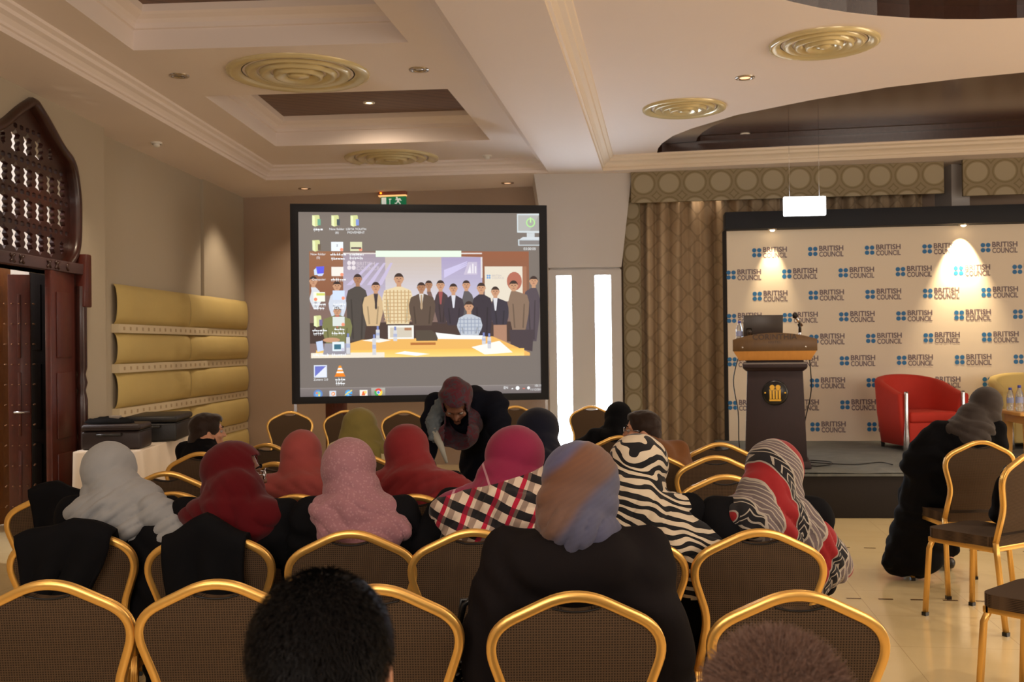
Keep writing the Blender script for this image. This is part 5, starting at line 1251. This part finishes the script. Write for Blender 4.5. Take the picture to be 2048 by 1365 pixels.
        md = so.modifiers.new('cloth', 'SOLIDIFY'); md.thickness = .004; md.offset = 1
    if hair:
        e = lambda c, r: ('e', C + Q @ (Vector(c) * k), tuple(q * k for q in r), Q)
        hp, hm, ymax, zmin, amp = hair
        def kh(co):
            h = hl(co) / k; return ~((h[:, 1] > ymax) & (h[:, 2] < .058 + .6 * np.clip(.09 - h[:, 1], 0, .02) )) & (h[:, 2] > zmin)
        ho = mobj('hair', blob([e(*q) for q in hp], .009, 2, lambda co: amp * (nz(co, 30, seed) + .7 * nz(co, 70, seed)), kh), hm, o)
    if glasses:
        mb = MB()
        for s in (-1, 1): mb.tube([C + Q @ (Vector((s * .033 + .022 * math.cos(a), .108, .004 + .017 * math.sin(a))) * k) for a in [2 * PI * q / 16 for q in range(16)]], .0022, 6, closed=True); mb.tube([C + Q @ (Vector((s * .055, .106, .008)) * k), C + Q @ (Vector((s * .079, .03, .010)) * k), C + Q @ (Vector((s * .080, -.01, .004)) * k)], .002, 6)
        mb.tube([C + Q @ (Vector((-.011, .109, .006)) * k), C + Q @ (Vector((.011, .109, .006)) * k)], .002, 6)
        mb.obj('glasses', M_CHROME, parent=o)
    return o, C, Q
def strands(parent, C, Q, n, rad, length, m, seed, curl=0, ymax=.05, zmin=-.06, width=.0009, name='hair_strands', lift=.25):
    rnd = random.Random(seed); mb = MB()
    for _ in range(n):
        th = rnd.uniform(0, 2 * PI); z = rnd.uniform(-1, 1); q = math.sqrt(1 - z * z); dv = Vector((q * math.cos(th), q * math.sin(th), z))
        p = Vector((dv.x * rad[0], dv.y * rad[1], dv.z * rad[2])) + Vector((0, -.012, .032))
        if p.z < zmin or (p.y > ymax and p.z < .06): continue
        nrm = Vector((dv.x / rad[0], dv.y / rad[1], dv.z / rad[2])).normalized(); dn = Vector((0, -.3, -1)) if not curl else Vector((rnd.uniform(-1, 1), rnd.uniform(-1, 1), rnd.uniform(-1, 1)))
        tdir = (nrm * lift + (dn - nrm * dn.dot(nrm)).normalized() * (1 - lift) + Vector((rnd.gauss(0, .15), rnd.gauss(0, .15), rnd.gauss(0, .15)))).normalized()
        L = length * rnd.uniform(.6, 1.2); side = nrm.cross(tdir).normalized(); pts = []
        if curl:
            r0 = rnd.uniform(.003, .006); a0 = rnd.uniform(0, 6); K = 7
            for i in range(K): a = a0 + i / (K - 1) * curl; pts.append(p + nrm * (L * i / (K - 1) * .6 + r0 * (1 - math.cos(a - a0)) * .5) + tdir * (r0 * (math.sin(a) - math.sin(a0))) + side * (L * .4 * i / (K - 1)))
        else:
            for i in range(3): t = i / 2; pts.append(p + tdir * (L * t) - nrm * (L * .25 * t * t))
        b = []
        for i, c in enumerate(pts): w = width * (1 - .8 * i / (len(pts) - 1)); b += [C + Q @ (c - side * w), C + Q @ (c + side * w)]
        mb.add(b, [(2 * i, 2 * i + 1, 2 * i + 3, 2 * i + 2) for i in range(len(pts) - 1)], 0, True)
    o = mb.obj(name, m, parent=parent); o['kind'] = 'stuff'; return o

def seat_at(ch, u, v, dy=0.0, dx=0.0):
    """world place of a sitter on chair ch, and the local head offset / top height that put the head's top at pixel u, v"""
    cy = ch.location.y + dy; cx = ch.location.x + dx; hy_ = .02
    p = at_y(u, v, cy + hy_); return dict(x=cx, y=cy, top=p.z, hx=p.x - cx, hy=hy_)
# ------------------------------------------------------------------ the audience
V = Vector
sp_ = lambda c, r: ('e', V(c), r)
# nearest first
def zz(a): return a['top']
a = seat_at(c_blue, 1160, 884, -.02); person(rz=0, label='woman in a brown-black coat and tightly wrapped blue and brown headscarf, seen from behind', scarf='band', hem=(a['top'] - .285, -.05), garment='coat', scarf_w=1.08, wide=1.12, drape=.62, foldK=62, foldX=-62, foldA=.008, voxel=.009, seed=1,
  extra_s=[('e', V((.02, -.03, a['top'] - .155)), (.108, .105, .07)), ('c', V((.02, -.08, a['top'] - .245)), .055, V((.17, -.06, a['top'] - .285)), .035)],
  extra_g=[('c', V((-.10, -.10, a['top'] - .30)), .085, V((.10, -.10, a['top'] - .30)), .085), ('c', V((-.16, -.06, a['top'] - .34)), .095, V((-.2, -.04, .7)), .10), ('c', V((.16, -.06, a['top'] - .34)), .095, V((.22, -.04, .7)), .11), ('c', V((.2, -.05, .7)), .12, V((.22, -.02, .55)), .10)], **a)
a = seat_at(c_grey, 216, 884, 0, .16); t_ = a['top']; person(rz=-6, label='woman in black wearing a light grey headscarf with its end over the right shoulder', scarf='grey', hem=(t_ - .375, -.22), wide=1.1, drape=1.0, foldK=62, foldX=-58, foldA=.0065, voxel=.0082, seed=2,
  extra_s=[('c', V((-.14, -.05, t_ - .28)), .065, V((.02, -.12, t_ - .30)), .07), ('c', V((.10, -.10, t_ - .24)), .065, V((.27, -.08, t_ - .40)), .075), ('c', V((.12, -.11, t_ - .27)), .05, V((.24, -.13, t_ - .50)), .06), ('e', V((0, -.05, t_ - .20)), (.10, .09, .07))],
  extra_g=[('c', V((.1, -.08, t_ - .36)), .11, V((.14, -.08, .6)), .14)], **a)
a = seat_at(c_dred, 466, 884, .0, .06); t_ = a['top']; person(rz=-8, label='woman in black with a dark red headscarf turning her face to the right', scarf='dred', hem=(t_ - .37, .35), wide=1.1, hyaw=-72, scarf_w=1.12, drape=1.05, foldK=50, foldX=40, foldA=.0055, voxel=.0082, seed=3, glasses=True, skin=M_SKIND,
  extra_s=[('c', V((-.02, -.06, t_ - .18)), .10, V((-.12, -.08, t_ - .33)), .085), ('c', V((-.12, -.08, t_ - .30)), .07, V((-.17, -.09, t_ - .42)), .045), ('e', V((-.02, -.10, t_ - .30)), (.15, .07, .09))],
  extra_g=[('c', V((.12, -.03, t_ - .32)), .09, V((.24, .0, .75)), .08)], **a)
a = seat_at(c_pink, 698, 876, 0, .01); t_ = a['top']; person(rz=0, label='woman in black wearing a pale pink dotted headscarf draped over her shoulders', scarf='pink', hem=(t_ - .375, -.25), wide=1.0, drape=.95, foldK=42, foldX=34, foldA=.006, voxel=.0082, seed=4,
  extra_s=[('e', V((a['hx'] + .02, -.04, t_ - .20)), (.10, .095, .085)), ('c', V((-.08, -.12, t_ - .30)), .065, V((.02, -.14, t_ - .37)), .06), ('c', V((.03, -.14, t_ - .34)), .07, V((.12, -.12, t_ - .30)), .06), ('c', V((.02, -.14, t_ - .40)), .06, V((.08, -.13, t_ - .44)), .04)],
  extra_g=[('c', V((.12, -.04, t_ - .34)), .08, V((.18, -.04, .7)), .08)], **a)
a = seat_at(c_plaid, 1030, 852, 0, .06); t_ = a['top']; person(rz=2, label='woman with a magenta headscarf and black, white and magenta checked shawl', scarf='plaid', hem=(t_ - .46, 0), wide=1.12, scarf_w=1.12, drape=1.1, foldK=30, foldX=-40, foldA=.005, voxel=.0082, seed=5, hroll=-4,
  extra_s=[('c', V((-.14, -.09, t_ - .29)), .075, V((.16, -.08, t_ - .30)), .08), ('e', V((-.03, -.13, t_ - .38)), (.16, .07, .13)), ('c', V((.1, -.12, t_ - .30)), .07, V((.14, -.12, t_ - .46)), .06), ('e', V((a['hx'], -.05, t_ - .19)), (.10, .09, .06))],
  extra_g=[('c', V((-.16, -.05, t_ - .30)), .075, V((-.27, -.02, t_ - .46)), .08), ('c', V((-.25, -.02, t_ - .42)), .08, V((-.28, .0, .62)), .09)], **a)
a = seat_at(c_zeb, 1275, 868, 0, .06); t_ = a['top']; person(rz=-6, label='woman wrapped in a large black and white zebra-striped shawl', scarf='zebra', hem=(t_ - .46, -.35), wide=1.12, scarf_w=1.1, drape=1.12, foldK=30, foldX=-26, foldA=.006, voxel=.0082, seed=6,
  extra_s=[('c', V((.0, -.08, t_ - .22)), .10, V((.12, -.09, t_ - .36)), .12), ('c', V((.12, -.09, t_ - .33)), .11, V((.25, -.07, t_ - .42)), .115), ('c', V((.2, -.09, t_ - .42)), .10, V((.20, -.10, t_ - .52)), .09), ('e', V((-.03, -.12, t_ - .34)), (.16, .08, .13)), ('e', V((.09, -.12, t_ - .45)), (.16, .08, .12))],
  extra_g=[('c', V((.15, -.05, t_ - .36)), .09, V((.22, -.02, .65)), .10)], **a)
a = seat_at(c_rb, 1548, 878, 0, .03); t_ = a['top']; person(rz=4, label='woman in black wearing a red, black and grey leaf-print headscarf knotted at the right', scarf='leaf', hem=(t_ - .42, -.7), wide=1.05, drape=.85, scarf_w=1.04, foldK=26, foldX=60, foldA=.0065, voxel=.0082, seed=7,
  extra_s=[('c', V((.05, -.05, t_ - .17)), .05, V((.165, -.06, t_ - .22)), .014), ('c', V((.06, -.09, t_ - .26)), .07, V((.17, -.10, t_ - .30)), .05), ('c', V((.13, -.08, t_ - .29)), .085, V((.24, -.07, t_ - .42)), .085), ('c', V((.19, -.11, t_ - .42)), .055, V((.18, -.12, t_ - .54)), .04), ('c', V((-.06, -.06, t_ - .22)), .03, V((-.125, -.04, t_ - .235)), .02), ('c', V((.02, -.13, t_ - .26)), .06, V((.08, -.15, t_ - .42)), .06)],
  extra_g=[('c', V((-.12, -.06, t_ - .30)), .085, V((-.22, -.03, t_ - .5)), .09), ('c', V((-.2, -.03, t_ - .5)), .08, V((-.22, .02, .6)), .08)], **a)
a = seat_at(c_coral, 602, 860, 0, .01); t_ = a['top']; person(rz=3, label='woman in a coral red headscarf and matching shawl, seen from behind', scarf='coral', hem=(t_ - .36, 0), garment='coral', scarf_w=.93, drape=1.15, foldK=60, foldX=30, foldA=.005, seed=8, hroll=4,
  extra_s=[('e', V((a['hx'], -.03, t_ - .17)), (.088, .09, .075)), ('c', V((-.15, -.05, t_ - .30)), .06, V((.15, -.05, t_ - .30)), .06)], **a)
a = seat_at(c_crim, 812, 849, 0, .0); t_ = a['top']; person(rz=-3, label='woman in a crimson headscarf spread widely over her shoulders', scarf='crim', hem=(t_ - .36, 0), scarf_w=1.02, drape=1.25, foldK=64, foldX=-20, foldA=.0055, seed=9,
  extra_s=[('c', V((-.16, -.05, t_ - .29)), .06, V((.18, -.05, t_ - .31)), .07), ('c', V((.14, -.06, t_ - .28)), .075, V((.24, -.05, t_ - .37)), .075), ('e', V((0, -.09, t_ - .36)), (.18, .07, .12))], **a)
a = seat_at(c_olive, 722, 816, .0, .0); t_ = a['top']; person(rz=6, label='woman in a pointed olive green headscarf and cream blouse', scarf='olive', garment='cream', scarf_w=1.05, drape=.75, foldK=40, foldX=60, foldA=.0045, seed=10, hroll=-8,
  extra_s=[('c', V((a['hx'] - .01, -.02, t_ - .10)), .10, V((a['hx'] - .09, -.03, t_ - .24)), .05)], **a)
a = seat_at(c_navy, 1075, 816, .0, .0); person(rz=0, label='woman in a plain dark navy headscarf just left of the bright slit windows', scarf='navy', garment='navyc', scarf_w=1.12, drape=1.1, foldK=40, foldX=20, foldA=.004, seed=11, wide=1.1, **a)
a = seat_at(c_blk, 1236, 804, .0, -.04); t_ = a['top']; person(rz=12, label='person in a black headscarf leaning left in front of the right slit window', scarf='blackc', garment='blackc', scarf_w=.95, drape=.85, foldK=40, foldX=40, foldA=.004, seed=12, hroll=10,
  extra_g=[('c', V((-.15, -.03, t_ - .26)), .07, V((-.26, .0, t_ - .34)), .07), ('c', V((-.24, .0, t_ - .32)), .07, V((-.25, .05, .62)), .07)], **a)
HSHORT = ([((0, -.016, .040), (.085, .100, .088)), ((0, -.055, -.02), (.076, .058, .075)), ((0, .03, .085), (.066, .06, .035)), ((-.074, -.01, .03), (.016, .04, .04)), ((.074, -.01, .03), (.016, .04, .04))], M_HAIRB, .072, -.085, .004)
a = seat_at(c_jack, 1285, 820, .0, .0); t_ = a['top']; person(rz=20, label='person with dark hair and glasses in a brown jacket, face turned left', garment='brown', hyaw=62, hair=HSHORT, glasses=True, seed=13, wide=1.08,
  extra_g=[('c', V((.08, -.07, t_ - .34)), .10, V((.17, -.06, .75)), .12)], **a)
HBOB = ([((0, -.014, .038), (.088, .104, .092)), ((0, -.045, -.045), (.082, .075, .085)), ((-.070, -.005, -.01), (.022, .045, .06)), ((.066, -.03, -.02), (.022, .04, .07)), ((0, .035, .085), (.066, .06, .035)), ((0, -.06, -.10), (.06, .045, .05))], M_HAIRB, .070, -.15, .003)
a = seat_at(c_hair, 404, 826, .0, -.02); person(rz=-30, label='woman with short dark bobbed hair looking right beside the white-clothed table', hyaw=-36, hair=HBOB, seed=14, **a)
a = seat_at(c_r1, 1968, 774, .12, -.02); t_ = a['top']; person(rz=-6, label='woman in a taupe headscarf and long black coat sitting at the right table', scarf='taupe', hem=(t_ - .34, 0), scarf_w=1.02, drape=.85, wide=1.06, foldK=60, foldX=30, foldA=.005, seed=15, hyaw=-22, glasses=True,
  extra_g=[('c', V((-.12, -.05, t_ - .32)), .08, V((-.19, .02, .75)), .10), ('c', V((-.08, .0, .80)), .15, V((-.11, .08, .45)), .17), ('c', V((-.11, .08, .5)), .17, V((-.17, .12, .19)), .18), ('c', V((-.21, .10, .40)), .10, V((-.27, .12, .12)), .11), ('c', V((-.26, .06, .28)), .07, V((-.36, .04, .13)), .05)], **a)

# woman standing and bending forward, facing the camera
p = at_y(912, 757, 5.55); X0, Y0 = p.x + .16, 6.02
o = empty('person', (X0, Y0, 0), R(180 - 16), 'woman standing and bending forward in a dark coat and patterned headscarf, facing the camera', 'person')
top = p.z; hd = (Matrix.Rotation(-R(164), 3, 'Z') @ V((p.x - X0, 5.55 - Y0, 0)))
C = V((hd.x, hd.y, top - .12)); Q = Matrix.Rotation(R(12), 3, 'Z') @ Matrix.Rotation(-R(58), 3, 'X')
SHL = lambda s: V((C.x * .6 + s * .17, C.y - .13, C.z - .02)); ELB = lambda s: V((C.x * .6 + s * .23, C.y - .10, C.z - .33)); WRI = lambda s: V((C.x + s * .13, C.y + .10, C.z - .47))
torso = lambda g: [('c', (0, -.02, .88), .14 * g, (C.x * .3, C.y * .35, 1.08), .125 * g), ('c', (C.x * .3, C.y * .35, 1.08), .13 * g, (C.x * .6, C.y - .16, C.z - .04), .125 * g), ('c', SHL(-1), .065 * g, SHL(1), .065 * g), ('e', (0, -.03, .88), (.18 * g, .14 * g, .13 * g))]
bp = torso(.8) + [('c', C + Q @ V((0, -.015, -.06)), .052, V((C.x * .7, C.y - .12, C.z - .05)), .06)] + head_prims(C, Q)
for s in (-1, 1):
    bp += [('c', SHL(s), .045, ELB(s), .036), ('c', ELB(s), .034, WRI(s), .026)] + hand_prims(WRI(s), V((-s * .2, .5, -.7)), -s)
    bp += [('c', (s * .09, 0, .86), .075, (s * .10, .02, .48), .052), ('c', (s * .10, .02, .48), .05, (s * .11, 0, .10), .036), ('c', (s * .11, 0, .06), .034, (s * .12, .13, .035), .028)]
mobj('body', blob(bp, .0085, 1), M_SKIND, o)
gp = torso(1.02) + [('c', (0, 0, .85), .17, (0, .02, .22), .20)]
for s in (-1, 1): gp += [('c', SHL(s), .074, ELB(s), .060), ('c', ELB(s), .058, WRI(s), .044)]
mobj('coat', blob(gp, .015, 3, lambda co: .008 * np.sin(co[:, 2] * 40 + 20 * co[:, 0] + 6 * nz(co, 5, 2))), CM['navyc'], o)
for s in (-1, 1): mobj('shoe', blob([('c', (s * .12, -.01, .05), .044, (s * .13, .14, .036), .034)], .010, 2), M_SHOE, o)
hl = lambda co: (np.array(Q.transposed()) @ (co - np.array(C)).T).T
e = lambda c, r: ('e', C + Q @ V(c), r, Q)
spm = [e((0, -.01, .022), (.094, .112, .103)), e((0, -.03, -.05), (.086, .09, .09)), e((0, .01, -.09), (.075, .08, .08)), ('c', C + Q @ V((0, -.01, -.10)), .085, V((C.x * .7, C.y - .10, C.z - .12)), .11), ('e', V((C.x * .8, C.y - .02, C.z - .19)), (.12, .09, .08))]
def kk(co): h = hl(co); return ~((h[:, 1] > .055) & (np.abs(h[:, 0]) < .062) & (h[:, 2] > -.11) & (h[:, 2] < .065))
so = mobj('headscarf', blob(spm, .011, 3, lambda co: .005 * np.sin(co[:, 2] * 60 + 40 * co[:, 0] + 6 * nz(co, 5, 1)), kk), CM['dots'], o); md = so.modifiers.new('cloth', 'SOLIDIFY'); md.thickness = .004
for s in (-1, 1):
    mb = MB(); mb.lathe([(.0001, -.011), (.008, -.008), (.0115, 0), (.008, .008), (.0001, .011)], c=C + Q @ V((s * .031, .078, .006)), seg=14); mb.lathe([(.0001, -.0045), (.0045, 0), (.0001, .0045)], c=C + Q @ V((s * .031, .086, .005)), seg=12, mi=1); mb.obj('eye', M_EYE, M_IRIS, parent=o)
fur = mobj('fur_collar', blob([('c', V((C.x + .10, C.y - .06, C.z - .02)), .04, V((C.x + .15, C.y - .04, C.z - .12)), .045), ('c', V((C.x + .15, C.y - .04, C.z - .12)), .04, V((C.x + .12, C.y + .02, C.z - .20)), .03)], .008, 1, lambda co: .012 * nz(co, 60, 1)), cloth('grey_fur', rgb(96, 104, 108), scale=200), o)
mb = MB(); mb.tube([V((C.x + .13, C.y + .0, C.z - .17)), V((C.x + .07, C.y + .06, C.z - .24)), V((C.x + .03, C.y + .08, C.z - .33))], [.028, .018, .008], 8); mb.obj('pale_lapel', cloth('pale_lapel', rgb(170, 170, 160)), parent=o)

# two men nearest the camera
def front_man(u, v, Y, rz, label, hair, skin, seed, jacket, headk=1.0, **kw):
    p = at_y(u, v, Y); x = p.x; y = Y - .02
    plain_chair(x, y, rz, label.split(',')[0].replace('head of the man', 'chair of the man') + ', below the picture' if 0 else ('chair under the man with short black hair' if seed == 21 else 'chair under the man with curly hair'))
    return person(x=x, y=y, rz=rz, top=p.z, label=label, hair=hair, skin=skin, garment=jacket, seed=seed, hx=0, hy=.02, wide=1.12, k=headk, **kw)
HM = ([((0, -.014, .036), (.083, .101, .090)), ((0, -.052, -.02), (.076, .060, .078)), ((0, .03, .08), (.066, .06, .035))], M_HAIR, .066, -.085, .0015)
o1, C1, Q1 = front_man(643, 1122, 1.12, 0, 'man with short black hair close to the camera, back of the head, bottom centre-left', HM, M_SKIN, 21, 'blackc', .90)
strands(o1, C1, Q1, 22000, (.076, .094, .083), .011, M_HAIR, 5, lift=.45, zmin=-.09)
HC = ([((0, -.014, .034), (.084, .101, .086)), ((0, -.052, -.02), (.078, .060, .078)), ((0, .03, .078), (.066, .06, .032))], M_HAIRR, .066, -.085, .005)
o2, C2, Q2 = front_man(1545, 1243, 1.10, -4, 'man with curly greying reddish-brown hair close to the camera, bottom right', HC, M_SKIN, 22, 'coat', .85)
strands(o2, C2, Q2, 26000, (.072, .088, .076), .008, M_HAIRR, 9, curl=4.0, zmin=-.09, width=.0006, lift=.6)

# ------------------------------------------------------------------ coats and bags
def coat_over(ch, label, w=.34, up=.04, drop=.36, dx=0.0, seed=0, flap=0.0, name='coat', m='blackc'):
    o = empty(name, ch.location, ch.rotation_euler.z, label, name)
    yb = lambda z: -.20 - max(0, z - .47) * .17
    ztop = .945 + up; mb = MB(); n, k = 26, 22; vs = []; fs = []
    for i in range(n + 1):
        a = i / n; x = dx - w / 2 + w * a
        pk = ztop - .50 * abs(x) ** 1.0 * .75 + .012 * math.sin(a * 8 + seed)
        for j in range(k + 1):
            t = j / k
            if t < .12: q = t / .12; z = pk - .10 * (1 - q) ; y = yb(pk) + .045 * (1 - q) + .015
            elif t < .2: q = (t - .12) / .08; z = pk + .006 * math.sin(PI * q); y = yb(pk) + .015 - .045 * q
            else: q = (t - .2) / .8; z = pk - q * (drop + flap * a + .03 * math.sin(a * 9 + seed)); y = yb(max(z, .5)) - .030 - .012 * q - .020 * (1 + math.sin(a * 15 + seed + q * 3)) * q
            y += .005 * noise.noise(V((a * 6, t * 6, seed)))
            x_ = dx + (x - dx) * (1 - .22 * t * (1 + .5 * math.sin(seed))) + (.03 * math.sin(t * 4 + seed)) * t; vs.append((x_, y, z))
    for i in range(n):
        for j in range(k): q = i * (k + 1) + j; fs.append((q, q + k + 1, q + k + 2, q + 1))
    mb.add(vs, fs, 0, True); b = mb.obj('cloth', CM[m], parent=o); sm = b.modifiers.new('cloth', 'SOLIDIFY'); sm.thickness = .02; sm.offset = 1
    return o
coat_over(c_grey, 'black coat thrown over the chair behind the light grey headscarf', w=.33, up=.012, drop=.28, dx=-.02, seed=1, flap=-.05)
coat_over(c_dred, 'dark jacket hanging over the chair behind the dark red headscarf', w=.28, up=.02, drop=.38, dx=.0, seed=4, name='jacket')
coat_over(c_l3, 'black coat bundled over the leftmost chair by the doorway', w=.34, up=.03, drop=.30, dx=.06, seed=7)
# black sequinned handbag between the front chairs
p = at_y(955, 1300, 2.86); hb = empty('handbag', (p.x, 2.80, .53), R(14), 'shiny black textured handbag with a gold buckle between two front chairs', 'handbag')
def m_sequin():
    m = bpy.data.materials.new('black_sequins'); t = NT(m); vo = t.n('ShaderNodeTexVoronoi', i_Scale=70.0); t.t.links.new(t.obj(), vo.inputs['Vector'])
    t.color(rgb(20, 19, 18)); t.b.inputs['Roughness'].default_value = .22; t.bump(vo.outputs['Distance'], 1.0, .02); return m
mobj('bag_body', blob([('c', V((-.07, 0, .06)), .07, V((.07, 0, .06)), .07, .6), ('e', V((0, 0, .15)), (.085, .05, .12)), ('e', V((0, 0, .05)), (.13, .06, .06))], .009, 2, lambda co: .008 * nz(co, 14, 3)), m_sequin(), hb)
mb = MB(); mb.tube(ease([(-.05, 0, .22), (-.04, 0, .32), (.04, 0, .32), (.06, 0, .2)], [0, .0, .0, 0]), .008, 8); mb.tube([(-.05, .0, .24), (-.035, -.01, .31), (.0, -.01, .335), (.035, -.01, .30), (.055, 0, .22)], .008, 8); mb.obj('strap', M_BLACKGLOSS, parent=hb)
mb = MB(); mb.tube([(-.03 + .014 * math.cos(a), -.062, .09 + .02 * math.sin(a)) for a in [2 * PI * q / 14 for q in range(14)]], .003, 6, closed=True)
for i in range(6): mb.tube([(-.045 - i * .010 + .005 * math.cos(a), -.062, .068 - i * .008 + .005 * math.sin(a)) for a in [2 * PI * q / 8 for q in range(8)]], .0013, 5, closed=True)
mb.obj('gold_buckle', M_GOLD, parent=hb)
plain_chair(p.x + .0, 2.80, 0, 'chair under the shiny black handbag, hidden behind the front chairs') if 0 else None
# black bag on the right-hand chair
p = at_y(1982, 1040, 5.75); bb = empty('shoulder_bag', (p.x + .10, 5.78, .50), R(20), 'plain black shoulder bag on the seat of the turned chair at the right edge', 'bag')
mobj('bag_body', blob([('e', V((0, 0, .14)), (.08, .07, .15)), ('e', V((0, .0, .06)), (.10, .09, .06))], .011, 2, lambda co: .01 * nz(co, 10, 3)), CM['blackc'], bb)
mb = MB(); mb.tube([(-.05, -.05, .24), (-.06, -.03, .30), (0, 0, .33), (.05, .03, .28)], .006, 8); mb.obj('strap', M_BLACKGLOSS, parent=bb)
